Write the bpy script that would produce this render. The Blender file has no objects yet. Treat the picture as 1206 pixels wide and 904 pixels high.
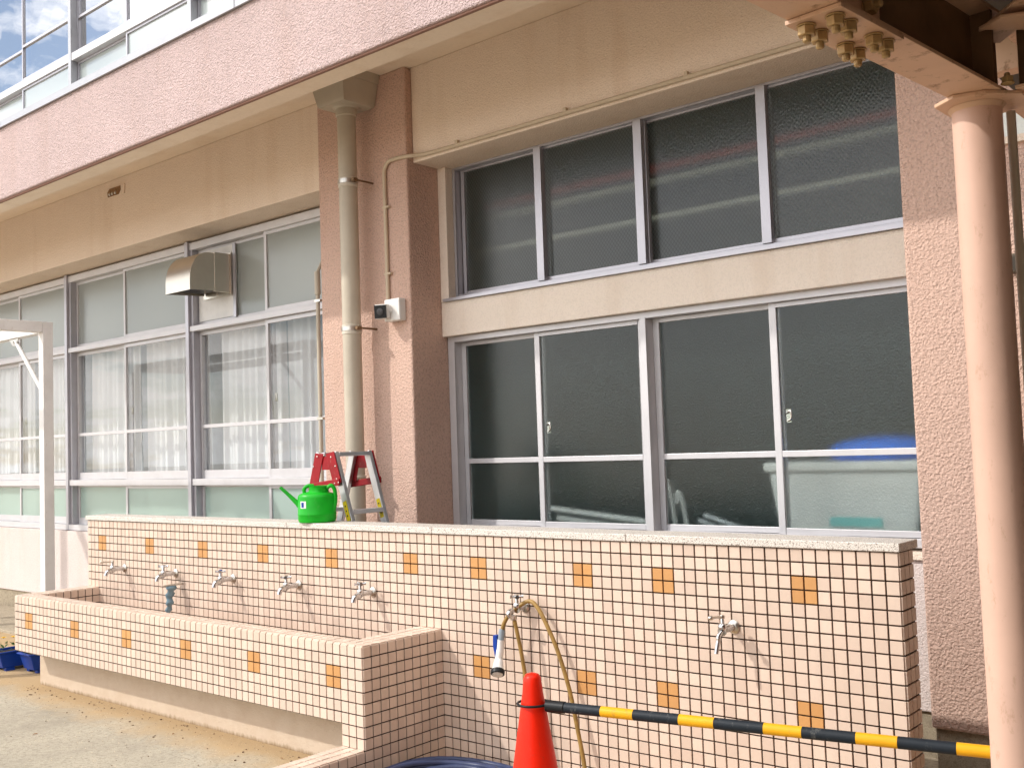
import bpy, bmesh, math, random
from mathutils import Vector, Matrix
random.seed(7)
S = bpy.context.scene
COL = S.collection
UP = 1.05                       # the ground lies 1.05 m below the top of the tiled wall (z = 0 while building)

# ------------------------------------------------------------------ camera
cam_d = bpy.data.cameras.new('camera'); cam = bpy.data.objects.new('camera', cam_d); COL.objects.link(cam)
r_ = Vector((0.75913, 0.64998, -0.03522)); d_ = Vector((-0.06497, 0.02182, -0.99765)); f_ = Vector((-0.64769, 0.75964, 0.05879))
M = Matrix.Identity(4)
for i in range(3):
    M[i][0] = r_[i]; M[i][1] = -d_[i]; M[i][2] = -f_[i]
M.translation = Vector((6.93314, -3.56664, 0.41087 + UP))
cam.matrix_world = M
cam_d.sensor_width = 36; cam_d.lens = 1223.5 * 36 / 1206; cam_d.clip_start = 0.05; cam_d.clip_end = 1000
S.camera = cam

# ------------------------------------------------------------------ world, sun, exposure
SUN = Vector((0.84, 1.0, -1.1)).normalized()
elev = math.asin(-SUN.z); azim = math.atan2(-SUN.x, -SUN.y)
W = bpy.data.worlds.new('World'); S.world = W; W.use_nodes = True
nt = W.node_tree; nt.nodes.clear()
def wn(t): return nt.nodes.new(t)
out = wn('ShaderNodeOutputWorld'); bg = wn('ShaderNodeBackground'); sky = wn('ShaderNodeTexSky')
sky.sky_type = 'NISHITA'; sky.sun_disc = False; sky.sun_elevation = elev; sky.sun_rotation = azim
sky.air_density = 1.0; sky.dust_density = 0.5; sky.ozone_density = 1.6
bg.inputs['Strength'].default_value = 0.15
tc = wn('ShaderNodeTexCoord'); sep = wn('ShaderNodeSeparateXYZ'); nt.links.new(tc.outputs['Generated'], sep.inputs[0])
add = wn('ShaderNodeMath'); add.operation = 'ADD'; add.inputs[1].default_value = 0.25; nt.links.new(sep.outputs['Z'], add.inputs[0])
mx = wn('ShaderNodeMath'); mx.operation = 'MAXIMUM'; mx.inputs[1].default_value = 0.2; nt.links.new(add.outputs[0], mx.inputs[0])
dv = wn('ShaderNodeVectorMath'); dv.operation = 'DIVIDE'; nt.links.new(tc.outputs['Generated'], dv.inputs[0]); nt.links.new(mx.outputs[0], dv.inputs[1])
cn = wn('ShaderNodeTexNoise'); cn.inputs['Scale'].default_value = 2.6; cn.inputs['Detail'].default_value = 7; cn.inputs['Roughness'].default_value = 0.58
nt.links.new(dv.outputs[0], cn.inputs['Vector'])
cr = wn('ShaderNodeValToRGB'); cr.color_ramp.elements[0].position = 0.41; cr.color_ramp.elements[1].position = 0.52
nt.links.new(cn.outputs['Fac'], cr.inputs[0])
mix = wn('ShaderNodeMix'); mix.data_type = 'RGBA'; mix.inputs['B'].default_value = (17.5, 17.0, 16.6, 1)
nt.links.new(cr.outputs[0], mix.inputs['Factor']); nt.links.new(sky.outputs[0], mix.inputs['A'])
nt.links.new(mix.outputs['Result'], bg.inputs['Color']); nt.links.new(bg.outputs[0], out.inputs['Surface'])
sd = bpy.data.lights.new('sun', 'SUN'); sd.energy = 2.7; sd.angle = math.radians(1.2); sd.color = (1.0, 0.955, 0.885)
so = bpy.data.objects.new('sun', sd); COL.objects.link(so); so.location = (-8, -10, 12)
so.rotation_euler = SUN.to_track_quat('-Z', 'Y').to_euler()
S.view_settings.view_transform = 'Standard'; S.view_settings.look = 'None'; S.view_settings.gamma = 1
S.view_settings.exposure = 0.10
S.render.engine = 'CYCLES'
S.cycles.max_bounces = 10; S.cycles.diffuse_bounces = 5; S.cycles.glossy_bounces = 4; S.cycles.transmission_bounces = 6; S.cycles.transparent_max_bounces = 12
S.cycles.caustics_reflective = False; S.cycles.caustics_refractive = True; S.cycles.sample_clamp_indirect = 6
S.cycles.use_denoising = True

# ------------------------------------------------------------------ mesh helpers
class MB:
    def __init__(s): s.v = []; s.f = []
    def box(s, x0, x1, y0, y1, z0, z1):
        n = len(s.v); x0, x1 = sorted((x0, x1)); y0, y1 = sorted((y0, y1)); z0, z1 = sorted((z0, z1))
        s.v += [(x0,y0,z0),(x1,y0,z0),(x1,y1,z0),(x0,y1,z0),(x0,y0,z1),(x1,y0,z1),(x1,y1,z1),(x0,y1,z1)]
        s.f += [tuple(n+i for i in q) for q in ((0,3,2,1),(4,5,6,7),(0,1,5,4),(1,2,6,5),(2,3,7,6),(3,0,4,7))]
        return s
    def bar(s, a, b, w, h, up=(0,0,1)):          # rectangular bar from a to b: w across, h along up
        a = Vector(a); b = Vector(b); d = (b-a).normalized(); u = Vector(up); sd_ = d.cross(u).normalized(); u = sd_.cross(d).normalized()
        n = len(s.v)
        for p in (a, b):
            for i, j in ((-1,-1),(1,-1),(1,1),(-1,1)): s.v.append(tuple(p + sd_*(i*w/2) + u*(j*h/2)))
        s.f += [tuple(n+i for i in q) for q in ((0,1,2,3),(4,7,6,5),(0,4,5,1),(1,5,6,2),(2,6,7,3),(3,7,4,0))]
        return s
    def prism(s, poly, axis, a, b):              # 2-D polygon extruded along an axis ('x','y','z') from a to b
        n = len(s.v); m = len(poly)
        def P(p, t): return {'x': (t,p[0],p[1]), 'y': (p[0],t,p[1]), 'z': (p[0],p[1],t)}[axis]
        s.v += [P(p,a) for p in poly] + [P(p,b) for p in poly]
        s.f += [tuple(range(n+m-1, n-1, -1)), tuple(range(n+m, n+2*m))]
        s.f += [(n+i, n+(i+1)%m, n+m+(i+1)%m, n+m+i) for i in range(m)]
        return s
    def tube(s, pts, r, n=10, caps=True, flat=1.0):
        pts = [Vector(p) for p in pts]; k = len(pts)
        rs = r if isinstance(r, (list, tuple)) else [r]*k
        t0 = (pts[1]-pts[0]).normalized(); u = t0.orthogonal().normalized(); base = len(s.v)
        for i, p in enumerate(pts):
            t = ((pts[min(i+1,k-1)] - pts[max(i-1,0)])).normalized()
            u = (u - t*u.dot(t)).normalized(); w = t.cross(u)
            for j in range(n):
                a = 2*math.pi*j/n; s.v.append(tuple(p + u*(rs[i]*math.cos(a)) + w*(rs[i]*flat*math.sin(a))))
        for i in range(k-1):
            for j in range(n):
                a = base+i*n+j; b = base+i*n+(j+1)%n; s.f.append((a, b, b+n, a+n))
        if caps:
            s.f.append(tuple(base+j for j in range(n-1,-1,-1))); s.f.append(tuple(base+(k-1)*n+j for j in range(n)))
        return s
    def lathe(s, prof, c, axis=(0,0,1), n=20):   # profile (radius, height) turned about an axis through c
        ax = Vector(axis).normalized(); u = ax.orthogonal().normalized(); w = ax.cross(u); c = Vector(c); base = len(s.v)
        for r, h in prof:
            for j in range(n):
                a = 2*math.pi*j/n; s.v.append(tuple(c + ax*h + u*(r*math.cos(a)) + w*(r*math.sin(a))))
        for i in range(len(prof)-1):
            for j in range(n):
                a = base+i*n+j; b = base+i*n+(j+1)%n; s.f.append((a, b, b+n, a+n))
        if prof[0][0] > 1e-4: s.f.append(tuple(base+j for j in range(n-1,-1,-1)))
        if prof[-1][0] > 1e-4: s.f.append(tuple(base+(len(prof)-1)*n+j for j in range(n)))
        return s
    def ball(s, c, r, n=12, sc=(1,1,1)):
        base = len(s.v); m = n//2
        for i in range(m+1):
            th = math.pi*i/m
            for j in range(n):
                a = 2*math.pi*j/n
                s.v.append((c[0]+sc[0]*r*math.sin(th)*math.cos(a), c[1]+sc[1]*r*math.sin(th)*math.sin(a), c[2]+sc[2]*r*math.cos(th)))
        for i in range(m):
            for j in range(n):
                a = base+i*n+j; b = base+i*n+(j+1)%n; s.f.append((a, a+n, b+n, b))
        return s
    def quad(s, a, b, c, d):
        n = len(s.v); s.v += [tuple(a), tuple(b), tuple(c), tuple(d)]; s.f.append((n,n+1,n+2,n+3)); return s

def spline(pts, k=8):
    P = [Vector(p) for p in pts]; P = [P[0]*2-P[1]] + P + [P[-1]*2-P[-2]]; o = []
    for i in range(1, len(P)-2):
        for j in range(k):
            t = j/k; a, b, c, d = P[i-1], P[i], P[i+1], P[i+2]
            o.append(0.5*((2*b) + (c-a)*t + (2*a-5*b+4*c-d)*t*t + (3*b-a-3*c+d)*t**3))
    o.append(P[-2]); return o

# the building and what hangs on it: cam_scale scales them about the camera
BS, BO = 1.0984, Vector((-0.6822, 0.3510, -0.0404))
IN_BUILDING = False
def cam_scale(p): return Vector(p)*BS + BO if IN_BUILDING else Vector(p)
def wpos(o):
    p = Vector((0,0,0))
    while o: p += o.location; o = o.parent
    return p
def obj(name, mb, mat, parent=None, bevel=0, smooth=0, seg=2, subd=0):
    off = wpos(parent)
    me = bpy.data.meshes.new(name); me.from_pydata([tuple(cam_scale(v)-off) for v in mb.v], [], mb.f)
    bm = bmesh.new(); bm.from_mesh(me); bmesh.ops.remove_doubles(bm, verts=bm.verts, dist=1e-6); bmesh.ops.recalc_face_normals(bm, faces=bm.faces); bm.to_mesh(me); bm.free()
    if smooth:
        me.shade_smooth(); me.set_sharp_from_angle(angle=math.radians(smooth))
    me.materials.append(mat)
    o = bpy.data.objects.new(name, me); COL.objects.link(o); o.parent = parent
    if bevel:
        m = o.modifiers.new('bevel', 'BEVEL'); m.width = bevel; m.segments = seg; m.limit_method = 'ANGLE'; m.angle_limit = math.radians(50)
    if subd:
        m = o.modifiers.new('subdivision', 'SUBSURF'); m.levels = subd; m.render_levels = subd
    return o
def tag(o, label, cat=None, group=None):
    o['label'] = label
    if cat: o['category'] = cat
    if group: o['group'] = group
    return o
def thing(name, label, cat, loc, group=None):
    o = bpy.data.objects.new(name, None); COL.objects.link(o); o.location = cam_scale(loc); o.empty_display_size = 0.1
    return tag(o, label, cat, group)
def struct(o): o['kind'] = 'structure'; return o

# ------------------------------------------------------------------ materials
class Mat:
    def __init__(s, name, col=(0.5,0.5,0.5), rough=0.6, metal=0.0, spec=0.5):
        s.m = bpy.data.materials.new(name); s.m.use_nodes = True; s.nt = s.m.node_tree
        s.b = s.nt.nodes['Principled BSDF']; s.set('Base Color', (*col, 1)); s.set('Roughness', rough); s.set('Metallic', metal); s.set('Specular IOR Level', spec)
        s.geo = s.n('ShaderNodeNewGeometry'); s.tc = s.n('ShaderNodeTexCoord')
    def n(s, t, **k):
        x = s.nt.nodes.new(t)
        for a, b in k.items(): setattr(x, a, b)
        return x
    def l(s, a, b): s.nt.links.new(a, b)
    def set(s, k, v): s.b.inputs[k].default_value = v
    def noise(s, scale, detail=4, rough=0.55, vec=None, dist=0.0, stretch=None):
        x = s.n('ShaderNodeTexNoise'); x.inputs['Scale'].default_value = scale; x.inputs['Detail'].default_value = detail; x.inputs['Roughness'].default_value = rough; x.inputs['Distortion'].default_value = dist
        v = vec or s.geo.outputs['Position']
        if stretch:
            mp = s.n('ShaderNodeMapping'); mp.inputs['Scale'].default_value = stretch; s.l(v, mp.inputs[0]); v = mp.outputs[0]
        s.l(v, x.inputs['Vector']); return x.outputs['Fac']
    def ramp(s, src, stops):
        x = s.n('ShaderNodeValToRGB'); e = x.color_ramp.elements
        while len(e) < len(stops): e.new(0.5)
        for i, (p, c) in enumerate(stops): e[i].position = p; e[i].color = (*c, 1) if len(c) == 3 else c
        s.l(src, x.inputs[0]); return x.outputs[0]
    def mix(s, f, a, b, mode='MIX'):
        x = s.n('ShaderNodeMix', data_type='RGBA', blend_type=mode)
        if isinstance(f, (int, float)): x.inputs['Factor'].default_value = f
        else: s.l(f, x.inputs['Factor'])
        for k, v in (('A', a), ('B', b)):
            if isinstance(v, tuple): x.inputs[k].default_value = (*v, 1) if len(v) == 3 else v
            else: s.l(v, x.inputs[k])
        return x.outputs['Result']
    def math(s, op, a, b=0.0):
        x = s.n('ShaderNodeMath', operation=op)
        for i, v in enumerate((a, b)):
            if isinstance(v, (int, float)): x.inputs[i].default_value = v
            else: s.l(v, x.inputs[i])
        return x.outputs[0]
    def color(s, src): s.l(src, s.b.inputs['Base Color']); return s
    def bump(s, h, dist=0.002, strength=1.0, prev=None):
        x = s.n('ShaderNodeBump'); x.inputs['Distance'].default_value = dist; x.inputs['Strength'].default_value = strength
        s.l(h, x.inputs['Height'])
        if prev: s.l(prev, x.inputs['Normal'])
        s.l(x.outputs[0], s.b.inputs['Normal']); return x.outputs[0]

def stucco(name, col, grain=95, depth=0.004, stain=0.10, rough=0.85, streak=(0.55,0.45,0.35), speck=0.7, crack=0.0):
    m = Mat(name, col, rough, spec=0.25)
    big = m.noise(1.3, 5, 0.6); st = m.noise(5, 5, 0.6, stretch=(1, 1, 0.12)); fine = m.noise(grain*0.9, 3, 0.6)
    c = m.mix(m.ramp(big, [(0.35,(0,0,0)),(0.7,(1,1,1))]), col, tuple(x*(1-stain) for x in col))
    c = m.mix(m.ramp(st, [(0.52,(0,0,0)),(0.8,(0.35,0.35,0.35))]), c, tuple(a*b*1.25 for a, b in zip(col, streak)))
    c = m.mix(m.ramp(fine, [(0.36,(speck,)*3),(0.52,(0,0,0))]), c, tuple(x*0.66 for x in col))
    wv = m.n('ShaderNodeVectorMath', operation='ADD'); nn = m.n('ShaderNodeTexNoise'); nn.inputs['Scale'].default_value = 3.5; nn.inputs['Detail'].default_value = 6; m.l(m.geo.outputs['Position'], nn.inputs['Vector']); nz_ = m.n('ShaderNodeVectorMath', operation='SCALE'); nz_.inputs['Scale'].default_value = 0.22; m.l(nn.outputs['Color'], nz_.inputs[0]); m.l(nz_.outputs[0], wv.inputs[0]); m.l(m.geo.outputs['Position'], wv.inputs[1])
    ck = m.n('ShaderNodeTexVoronoi', feature='DISTANCE_TO_EDGE'); ck.inputs['Scale'].default_value = 0.42; m.l(wv.outputs[0], ck.inputs['Vector'])
    c = m.mix(m.math('MULTIPLY', m.math('MULTIPLY', m.math('LESS_THAN', ck.outputs['Distance'], 0.0008), crack), m.math('GREATER_THAN', m.noise(0.9, 2), 0.55)), c, tuple(x*0.5 for x in col))
    m.color(c)
    v = m.n('ShaderNodeTexVoronoi', feature='SMOOTH_F1'); v.inputs['Scale'].default_value = grain; v.inputs['Smoothness'].default_value = 0.7
    w = m.n('ShaderNodeVectorMath', operation='ADD'); wn_ = m.n('ShaderNodeTexNoise'); wn_.inputs['Scale'].default_value = grain*0.7; m.l(m.geo.outputs['Position'], wn_.inputs['Vector'])
    sc_ = m.n('ShaderNodeVectorMath', operation='SCALE'); sc_.inputs['Scale'].default_value = 0.016; m.l(wn_.outputs['Color'], sc_.inputs[0])
    m.l(m.geo.outputs['Position'], w.inputs[0]); m.l(sc_.outputs[0], w.inputs[1]); m.l(w.outputs[0], v.inputs['Vector'])
    h = m.math('ADD', v.outputs['Distance'], m.math('MULTIPLY', m.noise(grain*2.2, 3, 0.6), 0.5))
    m.bump(h, depth, 1.0)
    return m.m

M_FASCIA = stucco('pale pink stucco', (0.66, 0.51, 0.495), 105, 0.013, 0.12, crack=0.4)
M_PIER   = stucco('salmon pink stucco', (0.67, 0.465, 0.38), 90, 0.006, 0.10)
M_BEIGE  = stucco('beige stucco', (0.88, 0.745, 0.62), 120, 0.003, 0.04, speck=0.3)
M_PALE = stucco('pale cream render', (0.86, 0.76, 0.66), 130, 0.0022, 0.06, speck=0.22)
M_LOWER  = stucco('whitish stucco', (0.78, 0.68, 0.645), 120, 0.003, 0.12)
M_SOFFIT = stucco('painted soffit', (0.88, 0.75, 0.61), 60, 0.0008, 0.07, speck=0.1)

def concrete(name, col, dark=0.6, gr=220, sand=None):
    m = Mat(name, col, 0.9, spec=0.2)
    a = m.noise(1.1, 8, 0.65, dist=0.6); b = m.noise(14, 6, 0.7); g = m.noise(gr, 3, 0.7); k = m.noise(42, 6, 0.75)
    c = m.mix(m.ramp(a, [(0.32,(1,1,1)),(0.6,(0,0,0))]), col, tuple(x*dark for x in col))
    c = m.mix(m.ramp(b, [(0.45,(0,0,0)),(0.75,(0.45,0.45,0.45))]), c, tuple(x*1.25 for x in col))
    c = m.mix(m.ramp(g, [(0.35,(0.55,0.55,0.55)),(0.5,(0,0,0))]), c, tuple(x*0.45 for x in col))
    c = m.mix(m.ramp(k, [(0.40,(0.85,0.85,0.85)),(0.50,(0,0,0))]), c, tuple(x*0.62 for x in col))
    if sand:                                # drifted sand in an irregular band along the foot of the trough
        sp = m.n('ShaderNodeSeparateXYZ'); m.l(m.geo.outputs['Position'], sp.inputs[0])
        y = m.math('ADD', sp.outputs['Y'], m.math('MULTIPLY', m.noise(2.3, 6, 0.7), 0.55))
        band = m.ramp(y, [(0.0,(0,0,0)),(0.0,(0,0,0)),(0.0,(0,0,0))])
        mr = m.n('ShaderNodeMapRange'); mr.inputs['From Min'].default_value = -0.42; mr.inputs['From Max'].default_value = -0.16; m.l(y, mr.inputs['Value'])
        c = m.mix(mr.outputs[0], c, sand)
    m.color(c)
    m.bump(m.math('ADD', m.math('MULTIPLY', k, 1.2), g), 0.004, 0.9)
    return m.m
M_APRON = concrete('weathered concrete', (0.46, 0.415, 0.33), 0.66, 160, (0.46, 0.33, 0.19))
M_BASE  = concrete('mortar base', (0.44, 0.37, 0.27), 0.78, 200)
M_LEDGE = concrete('ledge concrete', (0.45, 0.385, 0.29), 0.8, 180)
M_SAND  = concrete('playground sand', (0.50, 0.41, 0.30), 0.85, 90)
def plinth_mat():
    m = Mat('trough plinth mortar', (0.62, 0.51, 0.40), 0.9, spec=0.2)
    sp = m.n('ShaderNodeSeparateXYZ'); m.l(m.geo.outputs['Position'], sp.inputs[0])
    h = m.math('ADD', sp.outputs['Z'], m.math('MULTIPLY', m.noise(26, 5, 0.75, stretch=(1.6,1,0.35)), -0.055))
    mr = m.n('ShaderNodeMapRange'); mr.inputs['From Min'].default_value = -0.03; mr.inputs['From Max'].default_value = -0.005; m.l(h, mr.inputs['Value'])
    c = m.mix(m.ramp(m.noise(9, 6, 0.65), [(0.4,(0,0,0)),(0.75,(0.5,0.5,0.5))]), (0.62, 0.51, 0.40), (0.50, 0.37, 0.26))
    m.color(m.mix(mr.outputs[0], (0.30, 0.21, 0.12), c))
    m.bump(m.noise(110, 4, 0.7), 0.004, 1.0); return m.m
M_PLINTH = plinth_mat()

def tile_mat(name, col, col2, rough=0.32):
    m = Mat(name, col, rough, spec=0.5)
    vm = m.n('ShaderNodeVectorMath', operation='SNAP'); vm.inputs[1].default_value = (0.05, 0.05, 0.05)
    ad = m.n('ShaderNodeVectorMath', operation='ADD'); ad.inputs[1].default_value = (0.0, 0.012, 0.0)
    m.l(m.geo.outputs['Position'], ad.inputs[0]); m.l(ad.outputs[0], vm.inputs[0])
    w = m.n('ShaderNodeTexWhiteNoise', noise_dimensions='3D'); m.l(vm.outputs[0], w.inputs['Vector'])
    c = m.mix(m.ramp(w.outputs['Value'], [(0.0,(0,0,0)),(1.0,(1,1,1))]), col, col2)
    c = m.mix(m.ramp(m.noise(3.0, 5, 0.6), [(0.45,(0,0,0)),(0.8,(0.4,0.4,0.4))]), c, tuple(x*0.80 for x in col))
    c = m.mix(m.ramp(m.noise(7, 5, 0.65, stretch=(1, 1, 0.10)), [(0.50,(0,0,0)),(0.78,(0.55,0.55,0.55))]), c, tuple(x*0.74 for x in col))
    sp = m.ramp(m.noise(520, 2, 0.6), [(0.30,(0.6,0.6,0.6)),(0.40,(0,0,0))])
    c = m.mix(sp, c, tuple(x*0.72 for x in col)); m.color(c)
    rr = m.n('ShaderNodeMapRange'); rr.inputs['To Min'].default_value = rough-0.06; rr.inputs['To Max'].default_value = rough+0.2; m.l(m.noise(20, 4), rr.inputs['Value']); m.l(rr.outputs[0], m.b.inputs['Roughness'])
    m.bump(m.noise(60, 2), 0.0006, 0.6); return m.m
M_TILE = tile_mat('cream glazed tile', (0.72, 0.57, 0.465), (0.60, 0.465, 0.375))
M_OTILE = tile_mat('orange glazed tile', (0.60, 0.31, 0.11), (0.53, 0.265, 0.095))
m = Mat('dark grout', (0.06, 0.038, 0.03), 0.95, spec=0.1); m.color(m.mix(m.ramp(m.noise(9, 5), [(0.4,(0,0,0)),(0.7,(1,1,1))]), (0.036, 0.022, 0.016), (0.075, 0.046, 0.034))); M_GROUT = m.m
m = Mat('speckled granite', (0.66,0.63,0.58), 0.5)
v1 = m.noise(330, 2, 0.6); v2 = m.noise(150, 3, 0.6)
m.color(m.mix(m.ramp(v2, [(0.36,(1,1,1)),(0.44,(0,0,0))]), m.mix(m.ramp(v1, [(0.40,(1,1,1)),(0.50,(0,0,0))]), (0.74,0.70,0.64), (0.33,0.27,0.23)), (0.22,0.18,0.15))); m.bump(v1, 0.0006); M_GRANITE = m.m

def alu(name, col, rough=0.38, metal=0.55):
    m = Mat(name, col, rough, metal); n = m.noise(7, 5, 0.6); m.color(m.mix(m.ramp(n, [(0.4,(0,0,0)),(0.8,(0.5,0.5,0.5))]), col, tuple(x*0.8 for x in col)))
    m.bump(m.noise(160, 3), 0.0004, 0.5); return m.m
M_ALU = alu('anodised window frame', (0.50, 0.495, 0.54))
M_ALUW = alu('pale window frame', (0.62, 0.61, 0.63), 0.42, 0.25)
M_FLASH = alu('grey metal flashing', (0.42, 0.43, 0.46), 0.45, 0.4)
M_LADDER = alu('ladder aluminium', (0.62, 0.62, 0.64), 0.32, 0.8)
M_STEELV = alu('stainless steel', (0.66, 0.62, 0.55), 0.34, 1.0)
m = Mat('chrome', (0.60,0.60,0.61), 0.14, 1.0); M_CHROME = m.m
m = Mat('worn chrome', (0.56,0.53,0.48), 0.28, 1.0); M_CHROME2 = m.m
def plain(name, col, rough=0.5, metal=0, var=0.12, bumpd=0.0004, sc=12, scuff=None, amt=0.6):
    m = Mat(name, col, rough, metal, spec=0.25); C_ = (m.mix(m.ramp(m.noise(sc, 5, 0.6), [(0.4,(0,0,0)),(0.75,(1,1,1))]), col, tuple(x*(1-var) for x in col)))
    if scuff: C_ = m.mix(m.ramp(m.noise(30, 8, 0.8, stretch=(1,1,0.4)), [(0.58,(0,0,0)),(0.66,(amt,amt,amt))]), C_, scuff)
    m.color(C_); m.bump(m.noise(sc*14, 3), bumpd, 0.6); return m.m
M_WHITE = plain('white painted steel', (0.78,0.765,0.75), 0.38, 0, 0.14, 0.0005, 6, (0.45,0.38,0.30), 0.35)
M_WPLASTIC = plain('white plastic', (0.80,0.79,0.77), 0.35)
M_PIPE = plain('beige vinyl pipe', (0.52,0.465,0.375), 0.42, 0, 0.15, 0.0002, 5)
M_CONDUIT = plain('beige conduit', (0.60,0.50,0.37), 0.5, 0, 0.1)
M_RED = plain('red cone plastic', (0.90,0.020,0.003), 0.38, 0, 0.15, 0.0006, 9, (0.45,0.05,0.03))
M_DRED = plain('red painted hinge', (0.30,0.004,0.010), 0.42, 0, 0.2, 0.0005, 14, (0.30,0.15,0.13), 0.6)
M_GREEN = plain('green plastic', (0.008,0.40,0.018), 0.36, 0, 0.2, 0.0006, 14, (0.10,0.30,0.08), 0.5)
M_BLACK = plain('black plastic', (0.012,0.013,0.015), 0.42)
M_BARBLK = plain('dark bar paint', (0.014,0.020,0.028), 0.5, 0, 0.3, 0.0006, 12, (0.16,0.16,0.15))
M_YEL = plain('yellow bar paint', (0.85,0.42,0.012), 0.4, 0, 0.12, 0.0006, 12, (0.42,0.22,0.05))
M_LYEL = plain('yellow sticker', (0.85,0.66,0.02), 0.4)
M_BLUE = plain('blue plastic', (0.006,0.045,0.30), 0.4)
M_DBLUE = plain('dark blue hose', (0.045,0.06,0.13), 0.35, 0, 0.35)
M_HOSE = plain('olive hose', (0.33,0.20,0.06), 0.3, 0, 0.4, 0.0004, 25)
M_GREY = plain('grey plastic', (0.28,0.33,0.38), 0.4)
M_RAG = plain('blue grey cloth', (0.20,0.30,0.36), 0.9, 0, 0.3)
M_SOIL = plain('soil', (0.05,0.035,0.022), 0.95, 0, 0.4, 0.004, 40)
M_LEAF = plain('leaf', (0.05,0.10,0.025), 0.6)
M_FLOW = plain('yellow petals', (0.80,0.48,0.01), 0.6)
M_CANOPY = plain('salmon enamel', (0.70,0.46,0.36), 0.40, 0, 0.14, 0.0010, 3, (0.42,0.24,0.15), 0.45)
def rusty():
    m = Mat('weathered salmon steel', (0.66,0.42,0.28), 0.5); n = m.noise(18, 7, 0.7)
    m.color(m.mix(m.ramp(n, [(0.56,(0,0,0)),(0.68,(1,1,1))]), m.mix(m.ramp(m.noise(4, 4), [(0.4,(0,0,0)),(0.7,(1,1,1))]), (0.68,0.44,0.29), (0.58,0.36,0.23)), (0.30,0.15,0.07)))
    m.bump(m.noise(90, 4), 0.001, 0.8); return m.m
M_RUST = rusty()
M_NUT = plain('painted bolts', (0.50,0.33,0.15), 0.42, 0.2, 0.4, 0.0005, 60)
M_WEB = plain('dark brown web', (0.16,0.085,0.04), 0.6, 0, 0.5, 0.001, 7)  # darker brown than the beam flanges, for webs and end plate
M_ROOF = plain('dark roof sheet', (0.06,0.055,0.045), 0.6)
M_ROOM = plain('room wall', (0.42,0.42,0.38), 0.9)
M_DIM = plain('dull cream rail paint', (0.42,0.42,0.37), 0.7)
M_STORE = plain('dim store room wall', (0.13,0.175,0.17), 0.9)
M_RFLOOR = plain('room floor', (0.20,0.15,0.10), 0.7)
m = Mat('sheer curtain', (0.93,0.93,0.94), 0.9)
tl = m.n('ShaderNodeBsdfTranslucent'); tl.inputs[0].default_value = (0.93,0.93,0.94,1); ms = m.n('ShaderNodeMixShader'); ms.inputs[0].default_value = 0.35
m.l(m.b.outputs[0], ms.inputs[1]); m.l(tl.outputs[0], ms.inputs[2]); m.l(ms.outputs[0], m.nt.nodes['Material Output'].inputs['Surface']); m.bump(m.noise(300, 2), 0.0008); M_CURT = m.m

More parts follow.
